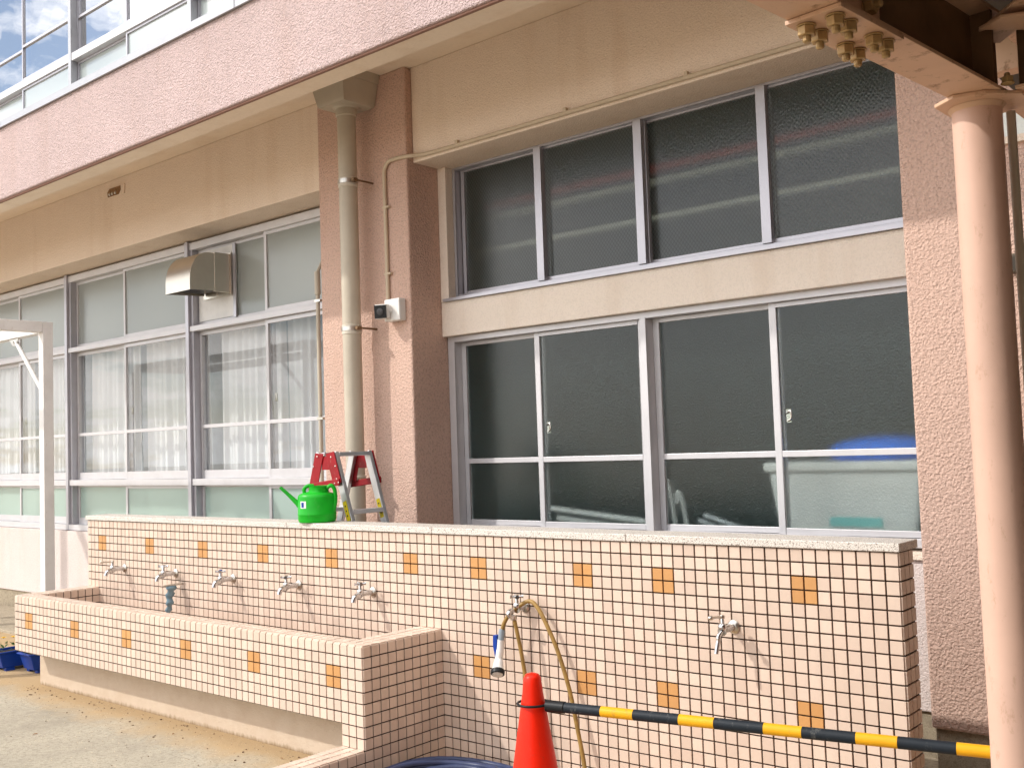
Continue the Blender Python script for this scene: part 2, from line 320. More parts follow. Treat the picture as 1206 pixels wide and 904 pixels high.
def glass(name, ior=1.5, rough=0.0, tint=(0.9,0.94,0.93), frost=0.0, frost_col=(0.6,0.68,0.66), blur=0.0, blur_rough=0.3, bumpd=0.0, bscale=120, wire=False, wob=0.0004):
    m = Mat(name); nt_ = m.nt; nt_.nodes.remove(m.b)
    tr = m.n('ShaderNodeBsdfTransparent'); tr.inputs[0].default_value = (*tint, 1)
    gl = m.n('ShaderNodeBsdfGlossy'); gl.inputs['Roughness'].default_value = rough; gl.inputs[0].default_value = (1,1,1,1)
    fr = m.n('ShaderNodeFresnel'); fr.inputs['IOR'].default_value = ior
    bp = m.n('ShaderNodeBump'); bp.inputs['Distance'].default_value = wob; m.l(m.noise(1.6, 2), bp.inputs['Height']); nrm = bp.outputs[0]
    if bumpd:
        b2 = m.n('ShaderNodeBump'); b2.inputs['Distance'].default_value = bumpd
        v = m.n('ShaderNodeTexVoronoi', feature='SMOOTH_F1'); v.inputs['Scale'].default_value = bscale; m.l(m.geo.outputs['Position'], v.inputs['Vector'])
        m.l(v.outputs['Distance'], b2.inputs['Height']); m.l(nrm, b2.inputs['Normal']); nrm = b2.outputs[0]
    m.l(nrm, gl.inputs['Normal']); m.l(nrm, fr.inputs['Normal'])
    base = tr.outputs[0]
    def mixs(a, b, f):
        x = m.n('ShaderNodeMixShader')
        if isinstance(f, float): x.inputs[0].default_value = f
        else: m.l(f, x.inputs[0])
        m.l(a, x.inputs[1]); m.l(b, x.inputs[2]); return x.outputs[0]
    if blur:
        rf = m.n('ShaderNodeBsdfRefraction'); rf.inputs['Roughness'].default_value = blur_rough; rf.inputs['IOR'].default_value = 1.16; rf.inputs[0].default_value = (*tint, 1)
        m.l(nrm, rf.inputs['Normal']); base = mixs(base, rf.outputs[0], blur)
    if frost:
        ff_ = frost
        if bumpd:
            ff_ = m.math('ADD', m.math('MULTIPLY', m.ramp(m.noise(95, 3, 0.7), [(0.42,(0,0,0)),(0.68,(1,1,1))]), frost*2.2), m.math('MULTIPLY', m.noise(3.0, 3), frost*0.7))
        df = m.n('ShaderNodeBsdfDiffuse'); df.inputs[0].default_value = (*frost_col, 1); tn = m.n('ShaderNodeBsdfTranslucent'); tn.inputs[0].default_value = (*frost_col, 1)
        base = mixs(base, mixs(df.outputs[0], tn.outputs[0], 0.4), ff_)
    if wire:                                # diamond wire mesh cast in the glass
        sp = m.n('ShaderNodeSeparateXYZ'); m.l(m.geo.outputs['Position'], sp.inputs[0])
        res = None
        for sg in (1, -1):
            t = m.math('MULTIPLY', m.math('ADD', sp.outputs['X'], m.math('MULTIPLY', sp.outputs['Z'], sg*0.75)), 46.0)
            w_ = m.math('LESS_THAN', m.math('PINGPONG', t, 0.5), 0.085)
            res = w_ if res is None else m.math('MAXIMUM', res, w_)
        wd = m.n('ShaderNodeBsdfDiffuse'); wd.inputs[0].default_value = (0.16,0.17,0.16,1)
        base = mixs(base, wd.outputs[0], m.math('MULTIPLY', res, 0.42))
    back = m.n('ShaderNodeBsdfTransparent')
    o_ = mixs(mixs(base, gl.outputs[0], fr.outputs[0]), back.outputs[0], m.geo.outputs['Backfacing'])
    m.l(o_, nt_.nodes['Material Output'].inputs['Surface']); return m.m
G_CLEAR = glass('clear window glass', 1.55, 0.01, (0.94,0.96,0.96))
G_SKY = glass('upper storey glass', 8.5, 0.01, (0.8,0.86,0.9), wob=0.002)
G_SKYF = glass('upper storey frosted glass', 2.2, 0.12, (0.8,0.88,0.88), 0.85, (0.74,0.84,0.84))
G_FROST = glass('frosted pale glass', 1.5, 0.18, (0.80,0.86,0.85), 0.6, (0.66,0.70,0.68))
G_FROSTG = glass('frosted greenish glass', 1.5, 0.18, (0.78,0.88,0.84), 0.65, (0.68,0.88,0.80))
G_DARK = glass('patterned dark glass', 1.5, 0.16, (0.80,0.86,0.85), 0.05, (0.30,0.46,0.45), 0.94, 0.52, 0.0008, 140)
G_WIRE = glass('wired patterned glass', 1.5, 0.20, (0.80,0.86,0.83), 0.045, (0.33,0.42,0.38), 0.88, 0.34, 0.0008, 110, True)

# ------------------------------------------------------------------ ground and paving (setting)
g = MB(); g.quad((-150,-150,-UP-0.03), (150,-150,-UP-0.03), (150,150,-UP-0.03), (-150,150,-UP-0.03)); struct(obj('ground', g, M_SAND))
a = MB().box(-30, 30, -6.0, 3.0, -UP-0.028, -UP); struct(obj('concrete_apron', a, M_APRON))
a = MB().box(-20, 20, 0.45, 1.15, -UP-0.01, -1.025); struct(obj('ledge_along_building', a, M_LEDGE, bevel=0.006))
# pebbles and grit near the foot of the trough
pb = MB()
for i in range(90):
    x = random.uniform(0.0, 3.2); y = -0.36 - abs(random.gauss(0, 0.13)) - 0.01; r = random.uniform(0.002, 0.0065)
    pb.ball((x, y, -UP+r*0.4), r, 6, (1, random.uniform(0.6,1.3), 0.6))
for i in range(60):
    x = random.uniform(-1.0, 3.2); y = random.uniform(-1.6, -0.4); r = random.uniform(0.002, 0.005); pb.ball((x, y, -UP+r*0.4), r, 6, (1,1,0.6))
o = obj('grit', pb, plain('grit', (0.16,0.10,0.06), 0.9), smooth=60); o['kind'] = 'stuff'; o['label'] = 'dark grit and small stones scattered on the concrete'
for nm, cc, cnt in (('sand_grains', (0.62,0.50,0.34), 1500), ('dark_grains', (0.22,0.17,0.12), 900)):
    pb = MB()
    for i in range(cnt):
        x = random.uniform(-1.5, 3.2); y = -0.35 - (abs(random.gauss(0, 0.35)) if i % 2 else random.uniform(0, 1.5)); r = random.uniform(0.0009, 0.0026)
        pb.ball((x, y, -UP+r*0.3), r, 6, (random.uniform(0.8,1.6), 1, 0.6))
    o = obj(nm, pb, plain(nm.replace('_', ' '), cc, 0.9), smooth=60); o['kind'] = 'stuff'

# ------------------------------------------------------------------ tiled work
CAMP = Vector((6.93314, -3.56664, 0.41087))
def px(p):
    v = Vector(p) - CAMP; z = v.dot(f_)
    if z < 0.1: return None
    x = 602.5 + 1223.5*v.dot(r_)/z; y = 451.5 + 1223.5*v.dot(d_)/z
    return (x, y, z) if -15 < x < 1221 and -15 < y < 919 else None
T = 0.05
def tile_mesh():
    mb = MB(); a, b, t = 0.0220, 0.0213, 0.0026
    mb.v = [(-a,-a,-0.004),(a,-a,-0.004),(a,a,-0.004),(-a,a,-0.004),(-a,-a,t-0.0011),(a,-a,t-0.0011),(a,a,t-0.0011),(-a,a,t-0.0011),(-b,-b,t),(b,-b,t),(b,b,t),(-b,b,t)]
    mb.f = [(0,1,5,4),(1,2,6,5),(2,3,7,6),(3,0,4,7),(4,5,9,8),(5,6,10,9),(6,7,11,10),(7,4,8,11),(8,9,10,11)]
    return mb
TMB = tile_mesh()
def tmesh(mat):
    me = bpy.data.meshes.new('tile'); me.from_pydata(TMB.v, [], TMB.f); me.materials.append(mat); return me
TM, TMO = tmesh(M_TILE), tmesh(M_OTILE)
FR = {'front': ((1,0,0),(0,0,1),(0,-1,0)), 'right': ((0,1,0),(0,0,1),(1,0,0)), 'top': ((1,0,0),(0,1,0),(0,0,1)), 'left': ((0,-1,0),(0,0,1),(-1,0,0)), 'back': ((-1,0,0),(0,0,1),(0,1,0))}
def lay(parent, cells):
    """cells: (centre, face, orange). The 300 nearest cream ones that the picture shows become tiles of their own, the rest one part."""
    rng = random.Random(3); off = wpos(parent); cream = []
    for cell in cells:
        c, face, orange = cell[:3]; sx = cell[3] if len(cell) > 3 else 1.0
        u, w, n = (Vector(k) for k in FR[face]); c = Vector(c)
        jit = n*rng.uniform(-0.0006, 0.0007); tilt = Matrix.Rotation(rng.gauss(0, 0.007), 3, u) @ Matrix.Rotation(rng.gauss(0, 0.007), 3, w)
        m3 = tilt @ Matrix((u, w, n)).transposed() @ Matrix.Diagonal((sx, 1, 1))
        v = CAMP - c; q = px(c); vis = q is not None and v.dot(n) > 0
        size = (v.normalized().dot(n)/v.length**2) if vis else 0
        cream.append((size, c+jit, m3, orange))
    solo = sorted([k for k in cream if not k[3]], key=lambda k: -k[0])
    n_ = min(300, sum(1 for k in solo if k[0] > 0)); rest = solo[n_:]
    for s_, c, m3, orange in solo[:n_] + [k for k in cream if k[3]]:
        o = bpy.data.objects.new('orange_tile' if orange else 'tile', TMO if orange else TM); COL.objects.link(o); o.parent = parent
        mm = m3.to_4x4(); mm.translation = c - off; o.matrix_local = mm
    mb = MB()
    for s_, c, m3, orange in rest:
        b = len(mb.v); mb.v += [tuple(m3 @ Vector(v) + c) for v in TMB.v]; mb.f += [tuple(b+i for i in f) for f in TMB.f]
    me = bpy.data.meshes.new('tile_field'); me.from_pydata([tuple(Vector(v)-off) for v in mb.v], [], mb.f); me.materials.append(M_TILE)
    o = bpy.data.objects.new('tile_field', me); COL.objects.link(o); o.parent = parent; o['kind'] = 'stuff'

# the long wall behind the trough
wall = thing('tiled_wall', 'long low wall of small cream tiles with orange squares and a granite coping', 'tiled wall', (2.8, 0.06, -UP))
obj('grout_bed', MB().box(0.003, 5.597, 0.003, 0.127, -UP, 0.0), M_GROUT, wall)
SQ_UP = [3, 15, 27, 39, 51, 63, 72, 84, 92, 104]; SQ_LO = [72, 84, 92, 104]
def is_or(c, r):
    return (r in (2,3) and any(c in (s, s+1) for s in SQ_UP)) or (r in (11,12) and any(c in (s, s+1) for s in SQ_LO))
cells = []
for c in range(112):
    for r in range(21):
        x, z = (c+0.5)*T, -(r+0.5)*T
        if c < 68 and r >= 9 and (c >= 65 or c < 3 or r >= 15): continue
        cells.append(((x, 0.0, z), 'front', is_or(c, r)))
for k, y in enumerate((0.022, 0.065, 0.108)):
    for r in range(21): cells.append(((5.6, y, -(r+0.5)*T), 'right', False, 0.83))
lay(wall, cells)
for i in range(5):
    x0 = -0.01 + i*1.124; x1 = x0 + 1.121
    obj('coping_slab', MB().box(x0, x1, -0.012, 0.166, 0.001, 0.031), M_GRANITE, wall, bevel=0.003)

# the washing trough
tr = thing('washing_trough', 'long wash trough faced with cream tiles and orange squares under five taps', 'wash trough', (1.7, -0.25, -UP))
gb = MB()
gb.box(0.003, 3.397, -0.497, -0.403, -0.80, -0.453)      # front rim
gb.box(3.253, 3.397, -0.403, -0.001, -0.80, -0.453); gb.box(0.003, 0.147, -0.403, -0.001, -0.80, -0.453)
gb.box(0.147, 3.253, -0.403, -0.001, -0.80, -0.74)       # floor of the trough
gb.box(3.253, 3.397, -0.497, -0.001, -UP, -0.8005)       # end pillar
gb.box(3.253, 3.397, -2.6, -0.4985, -UP, -0.903)         # low kerb running forward
obj('grout_bed', gb, M_GROUT, tr)
cells = []
for c in range(68):
    for r in range(9, 18):
        if r >= 16 and c < 65: continue
        cells.append((((c+0.5)*T, -0.5, -(r+0.5)*T), 'front', r in (11,12) and any(c in (s, s+1) for s in (3,15,27,39,51,63))))
    for k in range(2): cells.append((((c+0.5)*T, -0.5+(k+0.5)*T, -0.45), 'top', False))
for k in range(2, 10):
    for c in (0,1,2,65,66,67): cells.append((((c+0.5)*T, -0.5+(k+0.5)*T, -0.45), 'top', False))
for k in range(10):
    for r in range(9, 21): cells.append(((3.4, -0.5+(k+0.5)*T, -(r+0.5)*T), 'right', False))
for k in range(2, 10):
    for r in range(9, 15):
        cells.append(((0.15, -0.5+(k+0.5)*T, -(r+0.5)*T), 'right', False)); cells.append(((3.25, -0.5+(k+0.5)*T, -(r+0.5)*T), 'left', False))
    for r in range(9, 16): cells.append(((0.0, -0.5+(k+0.5)*T, -(r+0.5)*T), 'left', False))
for c in range(3, 65):
    for r in range(9, 15): cells.append((((c+0.5)*T, -0.4, -(r+0.5)*T), 'back', False))
    for k in range(2, 10): cells.append((((c+0.5)*T, -0.5+(k+0.5)*T, -0.737), 'top', False))
for k in range(42):
    y = -0.5-(k+0.5)*T
    for c in (65,66,67): cells.append((((c+0.5)*T, y, -0.90), 'top', False))
    for r in (18,19,20): cells.append(((3.4, y, -(r+0.5)*T), 'right', False)); cells.append(((3.25, y, -(r+0.5)*T), 'left', False))
lay(tr, cells)
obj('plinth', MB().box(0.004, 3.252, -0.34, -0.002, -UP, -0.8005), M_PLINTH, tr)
o = obj('panel_underside', MB().box(0.0, 3.252, -0.496, -0.341, -0.803, -0.8006), M_BASE, tr)

# ------------------------------------------------------------------ the school building
IN_BUILDING = True
B = thing('school_building', 'pink stucco school building with ribbon windows above a deep overhang', 'building', (0, 0.8, -UP))
YF = -0.43                                             # face of the overhang
def wallpart(name, mb, mat, bevel=0.008, label=None):
    o = obj(name, mb, mat, B, bevel=bevel)
    if label: o['label'] = label
    return o
XL, XR = -9.0, 9.0; YIN = -0.265
wallpart('overhang_wall', MB().box(XL, XR, YF, YIN, 2.232, 2.735), M_FASCIA, 0.01, 'pale pink rough stucco band above the overhang')
wallpart('drip_edge', MB().box(XL, XR, YF+0.014, YF+0.032, 2.222, 2.2315), plain('drip groove', (0.30,0.17,0.13), 0.8), 0)
wallpart('soffit', MB().box(XL, XR, YIN+0.0005, 0.86, 2.592, 2.65), M_SOFFIT, 0)
wallpart('soffit_rim', MB().box(XL, XR, YF+0.033, YIN-0.002, 2.2255, 2.2315), M_SOFFIT, 0)
wallpart('flashing', MB().prism([(YF-0.018,2.728),(YF-0.018,2.772),(YF+0.01,2.788),(-0.30,2.80),(-0.30,2.736),(YF-0.004,2.736),(YF-0.004,2.728)], 'x', XL, XR), M_FLASH, 0)
for i, x in enumerate((-3.2, -0.35, 2.42, 5.3)):
    wallpart('flashing_joint', MB().box(x, x+0.05, YF-0.021, YF-0.0185, 2.726, 2.776), M_FLASH, 0)
for x0, x1 in ((1.954, 2.737), (5.500, 6.30), (-5.05, -4.27)):
    wallpart('pier', MB().box(x0, x1, 0.5, 0.92, -0.718, 2.5915), M_PIER, 0.012, 'rough salmon stucco pier')
    wallpart('pier_base', MB().box(x0+0.012, x1-0.012, 0.517, 0.93, -UP, -0.7185), M_BASE, 0)
for x0, x1 in ((XL, -5.053), (-4.267, 1.951), (2.74, 5.497), (6.303, XR)):
    wallpart('beam', MB().box(x0, x1, 0.548, 0.86, 2.038, 2.5915), M_BEIGE, 0.006)
    if x0 in (2.74, 6.303): continue
    wallpart('wall_below_windows', MB().box(x0, x1, 0.743, 0.93, -0.752, -0.185), M_LOWER, 0.004, 'whitish pink stucco below the classroom windows')
    wallpart('wall_base', MB().box(x0, x1, 0.757, 0.93, -UP, -0.7525), M_BASE, 0)
for x0, x1 in ((2.74, 5.497), (6.303, XR)):
    wallpart('transom_wall', MB().box(x0, x1, 0.743, 0.95, 1.050, 1.250), M_PALE, 0.005)
    wallpart('jamb', MB().box(x0, x0+0.062, 0.743, 0.95, 1.2505, 2.0375), M_PALE, 0.003)
    wallpart('wall_below_windows', MB().box(x0, x1, 0.743, 0.95, -0.722, -0.115), M_LOWER, 0.004)
    wallpart('wall_base', MB().box(x0, x1, 0.757, 0.95, -UP, -0.7225), M_BASE, 0)
    wallpart('window_sill', MB().prism([(0.728,-0.112),(0.728,-0.092),(0.95,-0.07),(0.95,-0.112)], 'x', x0+0.002, x1-0.002), M_BEIGE, 0)
    wallpart('window_sill', MB().prism([(0.722,1.2505),(0.722,1.266),(0.80,1.276),(0.95,1.276),(0.95,1.2505)], 'x', x0+0.032, x1-0.002), M_ALU, 0)
# rooms behind the glass
rm = MB()
def room(x0, x1, y0, y1, z0, z1, nm, M_ROOM=M_ROOM):
    t = 0.05
    wallpart(nm+'_back', MB().box(x0, x1, y1, y1+t, z0, z1), M_ROOM, 0); wallpart(nm+'_side', MB().box(x0-t, x0, y0, y1, z0, z1), M_ROOM, 0)
    wallpart(nm+'_side', MB().box(x1, x1+t, y0, y1, z0, z1), M_ROOM, 0); wallpart(nm+'_floor', MB().box(x0, x1, y0, y1, z0-t, z0-0.001), M_RFLOOR, 0)
    wallpart(nm+'_ceiling', MB().box(x0, x1, y0, y1, z1+0.001, z1+t), M_ROOM, 0)
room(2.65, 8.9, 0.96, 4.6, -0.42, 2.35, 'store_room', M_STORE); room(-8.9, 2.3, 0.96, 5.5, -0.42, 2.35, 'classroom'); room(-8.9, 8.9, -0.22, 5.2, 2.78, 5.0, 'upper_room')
wallpart('upper_wall', MB().box(XL, XR, YF, 0.3, 4.95, 5.9), M_FASCIA)
wallpart('back_wall', MB().box(XL, XR, 5.6, 5.8, -UP, 5.9), M_FASCIA, 0); wallpart('roof', MB().box(XL-0.2, XR+0.2, YF-0.25, 6.0, 5.9, 6.05), M_BASE, 0)
wallpart('end_wall', MB().box(XL-0.2, XL-0.002, YF, 5.8, -UP, 5.895), M_FASCIA, 0); wallpart('end_wall', MB().box(XR+0.002, XR+0.2, YF, 5.8, -UP, 5.895), M_FASCIA, 0)

def frame_rect(mb, x0, x1, z0, z1, y0, y1, w, wt=None, wb=None):
    wt = w if wt is None else wt; wb = w if wb is None else wb
    mb.box(x0, x0+w, y0, y1, z0, z1); mb.box(x1-w, x1, y0, y1, z0, z1); mb.box(x0+w, x1-w, y0, y1, z1-wt, z1); mb.box(x0+w, x1-w, y0, y1, z0, z0+wb)
def sash(win, x0, x1, z0, z1, y, w=0.028, wt=0.03, wb=0.06, munt=None, gl=G_CLEAR, glu=None, mat=M_ALUW, mw=0.026):
    mb = MB(); frame_rect(mb, x0, x1, z0, z1, y, y+0.026, w, wt, wb)
    if munt: mb.box(x0+w, x1-w, y-0.001, y+0.025, munt-mw/2, munt+mw/2)
    obj('sash', mb, mat, win, bevel=0.0018)
    spans = [(z0+wb, z1-wt)] if not munt else [(z0+wb, munt-mw/2), (munt+mw/2, z1-wt)]
    for i, (a_, b_) in enumerate(spans):
        obj('pane', MB().box(x0+w-0.004, x1-w+0.004, y+0.010, y+0.014, a_-0.004, b_+0.004), gl if (i == 0 or glu is None) else glu, win)
def lock(win, x, z, y):
    mb = MB(); mb.box(x-0.012, x+0.012, y-0.006, y, z-0.03, z+0.03); mb.tube(spline([(x-0.01,y-0.01,z+0.012),(x+0.012,y-0.014,z+0.02),(x+0.014,y-0.014,z-0.012),(x-0.004,y-0.012,z-0.022)], 5), 0.005, 8)
    obj('lock', mb, M_CHROME2, win, smooth=40)

def window(label=None):
    o = None
    return o
# classroom windows (left): bays between posts
YW = 0.80
LPOST = [1.951, 0.03, -1.87, -3.77, -5.67]
for i in range(4):
    x1, x0 = LPOST[i], LPOST[i+1]
    if i == 0: x1 -= 0.0
    xm = (x0+x1)/2 - 0.02
    f = MB()
    xa, xb = x0+0.022, x1-0.022
    f.box(xa, xb, YW-0.005, YW+0.12, 1.965, 2.02)              # head
    w_ = obj('window', f, M_ALUW, B, bevel=0.002); w_['label'] = 'classroom window bay with white curtains behind clear middle panes'
    obj('transom', MB().box(xa, xb, YW-0.012, YW+0.12, 1.348, 1.388), M_ALUW, w_, bevel=0.002); obj('transom', MB().box(xa, xb, YW-0.012, YW+0.12, 0.196, 0.245), M_ALUW, w_, bevel=0.002)
    obj('sill', MB().box(xa, xb, YW-0.02, YW+0.12, -0.182, -0.135), M_ALUW, w_, bevel=0.002)
    obj('post', MB().box(x0-0.021, x0+0.021, YW-0.022, YW+0.10, -0.18, 2.03), M_ALU, w_, bevel=0.002)
    if i == 0: obj('post', MB().box(x1-0.021, x1-0.002, YW-0.022, YW+0.10, -0.18, 2.03), M_ALU, w_, bevel=0.002)
    for za, zb in ((-0.134, 0.1955), (0.2455, 1.3475), (1.3885, 1.9645)):
        obj('side_frame', MB().box(xa, xa+0.03, YW, YW+0.11, za, zb), M_ALU, w_, bevel=0.0015); obj('side_frame', MB().box(xb-0.012, xb, YW, YW+0.11, za, zb), M_ALU, w_, bevel=0.0015)
    # left sash sits behind, right sash in front
    xs0, xs1 = xa+0.031, xb-0.013
    sash(w_, xs0, xm+0.02, 1.389, 1.964, YW+0.052, gl=G_FROST, wb=0.03, wt=0.022)
    sash(w_, xm-0.02, xs1, 1.389, 1.964, YW+0.018, gl=G_FROST, wb=0.036, wt=0.022)
    sash(w_, xs0, xm+0.02, 0.246, 1.347, YW+0.052, wb=0.06, wt=0.03, munt=0.633)
    sash(w_, xm-0.02, xs1, 0.246, 1.347, YW+0.018, wb=0.062, wt=0.03, munt=0.633)
    sash(w_, xs0, xm+0.02, -0.134, 0.195, YW+0.052, gl=G_FROSTG, wb=0.055, wt=0.014)
    sash(w_, xm-0.02, xs1, -0.134, 0.195, YW+0.018, gl=G_FROSTG, wb=0.06, wt=0.022)
    lock(w_, xm+0.045, 0.80, YW+0.055); lock(w_, xm+0.045, 1.62, YW+0.055)
# white board in the pane behind the vent hood
obj('blanking_board', MB().box(0.094, 0.575, YW+0.046, YW+0.0515, 1.42, 1.945), M_WPLASTIC, w_ if False else [o for o in bpy.data.objects if o.name == 'window'][0], bevel=0.001)
obj('board_edge', MB().box(0.545, 0.577, YW+0.038, YW+0.0455, 1.41, 1.95), M_ALU, [o for o in bpy.data.objects if o.name == 'window'][0])

# store room windows (right)
for bx0, bx1 in ((2.740, 5.497), (6.303, 8.9)):
    L_ = bx1-bx0; u_ = L_/2.757; p = [bx0+v*u_ for v in (0.055, 0.648, 1.350, 2.040, 2.742)]
    f = MB(); frame_rect(f, bx0+0.002, bx1-0.002, -0.069, 1.0495, YW-0.015, YW+0.11, 0.05, 0.032, 0.035)
    f.box(p[2]-0.014, p[2]+0.020, YW-0.02, YW+0.11, -0.034, 1.0175)
    w_ = obj('window', f, M_ALUW, B, bevel=0.002); w_['label'] = 'store room window of four dark patterned panes'
    for k in range(4):
        yy = YW+0.015 if k % 2 else YW+0.045
        a0 = p[k] + (0.021 if k == 2 else (-0.002 if k == 0 else -0.022)); a1 = p[k+1] + (0.016 if k in (0,2) else (-0.0145 if k == 1 else -0.006))
        sash(w_, a0, a1, -0.033, 1.017, yy, w=0.034, wt=0.022, wb=0.028, munt=0.328, gl=G_DARK, mw=0.028)
    for k in (1, 3): lock(w_, p[k]+0.045, 0.50, YW+0.04)
    f = MB(); frame_rect(f, bx0+0.064, bx1-0.002, 1.277, 2.037, YW, YW+0.11, 0.02, 0.012, 0.014)
    w_ = obj('window', f, M_ALU, B, bevel=0.0015); w_['label'] = 'upper store room window of four wired panes'
    q = [bx0+v*u_ for v in (0.085, 0.722, 1.372, 2.052, 2.742)]
    for k in range(4):
        yy = YW+0.02 if k % 2 else YW+0.045
        sash(w_, q[k]+(0.004 if k == 0 else -0.02), q[k+1]+(0.0 if k == 3 else 0.018), 1.2915, 2.0245, yy, w=0.028, wt=0.010, wb=0.022, gl=G_WIRE, mat=M_ALU)
        if k: obj('mullion', MB().box(q[k]-0.034, q[k]+0.014, YW-0.012, YW+0.018, 1.2915, 2.0245), M_ALU, w_, bevel=0.0015)

# upper storey ribbon windows
YU = -0.35
for i in range(-3, 7):
    x0 = 0.53 + (i-1)*1.385; x1 = x0 + 1.385
    xa, xb = x0+0.024, x1-0.016; xm = (x0+x1)/2 + 0.0
    f = MB(); f.box(xa, xb, YU-0.010, YU+0.08, 2.990, 3.040)
    w_ = obj('window', f, M_ALUW, B, bevel=0.002); w_['label'] = 'upper storey window bay reflecting the sky'
    obj('post', MB().box(x0-0.014, x0+0.022, YU-0.014, YU+0.07, 2.80, 4.949), M_FLASH, w_, bevel=0.002)
    for zz in ((2.80, 2.815), (4.30, 4.35), (4.9, 4.95)): obj('rail', MB().box(xa, xb, YU, YU+0.08, *zz), M_ALUW, w_)
    for z0, z1, mz, gg in ((2.816, 2.989, None, G_SKYF), (3.041, 4.299, 3.285, G_SKY), (4.351, 4.899, None, G_SKY)):
        sash(w_, xa+0.001, xm+0.012, z0, z1, YU+0.030, w=0.016, wt=0.014 if mz is None else 0.02, wb=0.010 if mz is None else 0.018, munt=mz, gl=gg, mw=0.018, mat=M_ALU)
        sash(w_, xm-0.012, xb, z0, z1, YU+0.001, w=0.016, wt=0.014 if mz is None else 0.02, wb=0.010 if mz is None else 0.018, munt=mz, gl=gg, mw=0.018, mat=M_ALU)
# broken patch where a lamp was fixed on the beam
obj('old_fixture_plate', MB().prism([(-0.68,2.45),(-0.43,2.452),(-0.42,2.53),(-0.66,2.532)], 'y', 0.538, 0.5475), M_BEIGE, B, bevel=0.003)
obj('old_fixture_hole', MB().prism([(-0.665,2.462),(-0.50,2.458),(-0.47,2.49),(-0.475,2.522),(-0.64,2.524),(-0.672,2.50)], 'y', 0.535, 0.5375), plain('rusty plate', (0.30,0.17,0.08), 0.8, 0, 0.5, 0.002, 30), B)
bm_ = MB()
for x in (-0.63, -0.59, -0.545): bm_.lathe([(0.012,0),(0.012,0.006),(0.005,0.012)], (x, 0.535, 2.478), (0,-1,0), 10)
obj('old_screw', bm_, M_CHROME2, B, smooth=40)

# ------------------------------------------------------------------ curtains
def curtain(x0, x1, y, z0, z1, label, lean=0.0, seed=0):
    rng = random.Random(seed); n = int((x1-x0)/0.007); mb = MB(); rows = 10
    ph = rng.uniform(0, 6)
    for j in range(rows+1):
        z = z0 + (z1-z0)*j/rows; t = 1-j/rows
        for i in range(n+1):
            s_ = i/n; x = x0 + (x1-x0)*s_ + lean*t*math.sin(s_*3.1)*0.6 + lean*t
            yy = y + 0.024*math.sin(s_*(x1-x0)*48 + ph + 0.8*math.sin(s_*7)) * (0.55+0.45*t) + 0.008*math.sin(s_*(x1-x0)*118+ph*2 + 2*t)
            mb.v.append((x, yy, z))
    for j in range(rows):
        for i in range(n): a_ = j*(n+1)+i; mb.f.append((a_, a_+1, a_+n+2, a_+n+1))
    o = obj('curtain', mb, M_CURT, smooth=70); tag(o, label, 'curtain', 'white curtains behind the classroom windows'); return o
curtain(0.16, 0.95, 0.975, -0.30, 1.93, 'sheer white curtain behind the left pane of the window beside the pier', 0.0, 1)
curtain(1.00, 1.30, 0.985, -0.30, 1.93, 'narrow white curtain just right of the middle bar of the window beside the pier', 0.0, 2)
curtain(1.42, 1.98, 0.975, -0.30, 1.93, 'white curtain drawn to the right end of the window beside the pier', 0.06, 3)
curtain(-1.80, -0.95, 0.975, -0.30, 1.93, 'white curtain across the left pane of the second window from the pier', 0.0, 4)
curtain(-0.88, 0.0, 0.98, -0.30, 1.93, 'white curtain across the right pane of the second window from the pier', 0.03, 5)
curtain(-3.65, -2.85, 0.975, -0.30, 1.93, 'white curtain at the left edge of the photo in the third window', 0.0, 6)
curtain(-2.78, -1.98, 0.98, -0.30, 1.93, 'white curtain behind the white post in the third window', 0.0, 8)
def lining(x0, x1, lb):
    mb = MB(); n = 60
    for i in range(n+1):
        x = x0+(x1-x0)*i/n; mb.v += [(x, 1.10+0.012*math.sin(i*1.3)+0.006*math.sin(i*2.9), -0.3), (x, 1.10+0.012*math.sin(i*1.3), 1.9)]
    mb.f = [(2*i, 2*i+2, 2*i+3, 2*i+1) for i in range(n)]
    tag(obj('curtain_lining', mb, plain('grey lining cloth', (0.66,0.69,0.72), 0.9), smooth=70), lb, 'curtain lining', 'grey linings behind the white curtains')
lining(0.05, 1.95, 'grey lining cloth seen between the curtains of the window beside the pier'); lining(-1.85, 0.0, 'grey lining cloth seen between the curtains of the second window from the pier'); lining(-3.75, -1.9, 'grey lining cloth seen between the curtains of the third window')
# pale roller blinds hang close behind the frosted panes
for x0, x1, lb in ((0.10,1.93,'pale roller blind behind the frosted top panes beside the pier'), (-1.80,-0.02,'pale roller blind behind the frosted top panes of the second window from the pier'), (-3.70,-1.92,'pale roller blind behind the frosted top panes of the third window')):
    t = thing('roller_blind', lb, 'blind', ((x0+x1)/2, 0.94, 1.36))
    obj('fabric', MB().box(x0, x1, 0.938, 0.940, 1.38, 1.97), plain('blind cloth', (0.52,0.52,0.50), 0.9), t); obj('bottom_rail', MB().box(x0, x1, 0.932, 0.946, 1.362, 1.38), M_WPLASTIC, t)

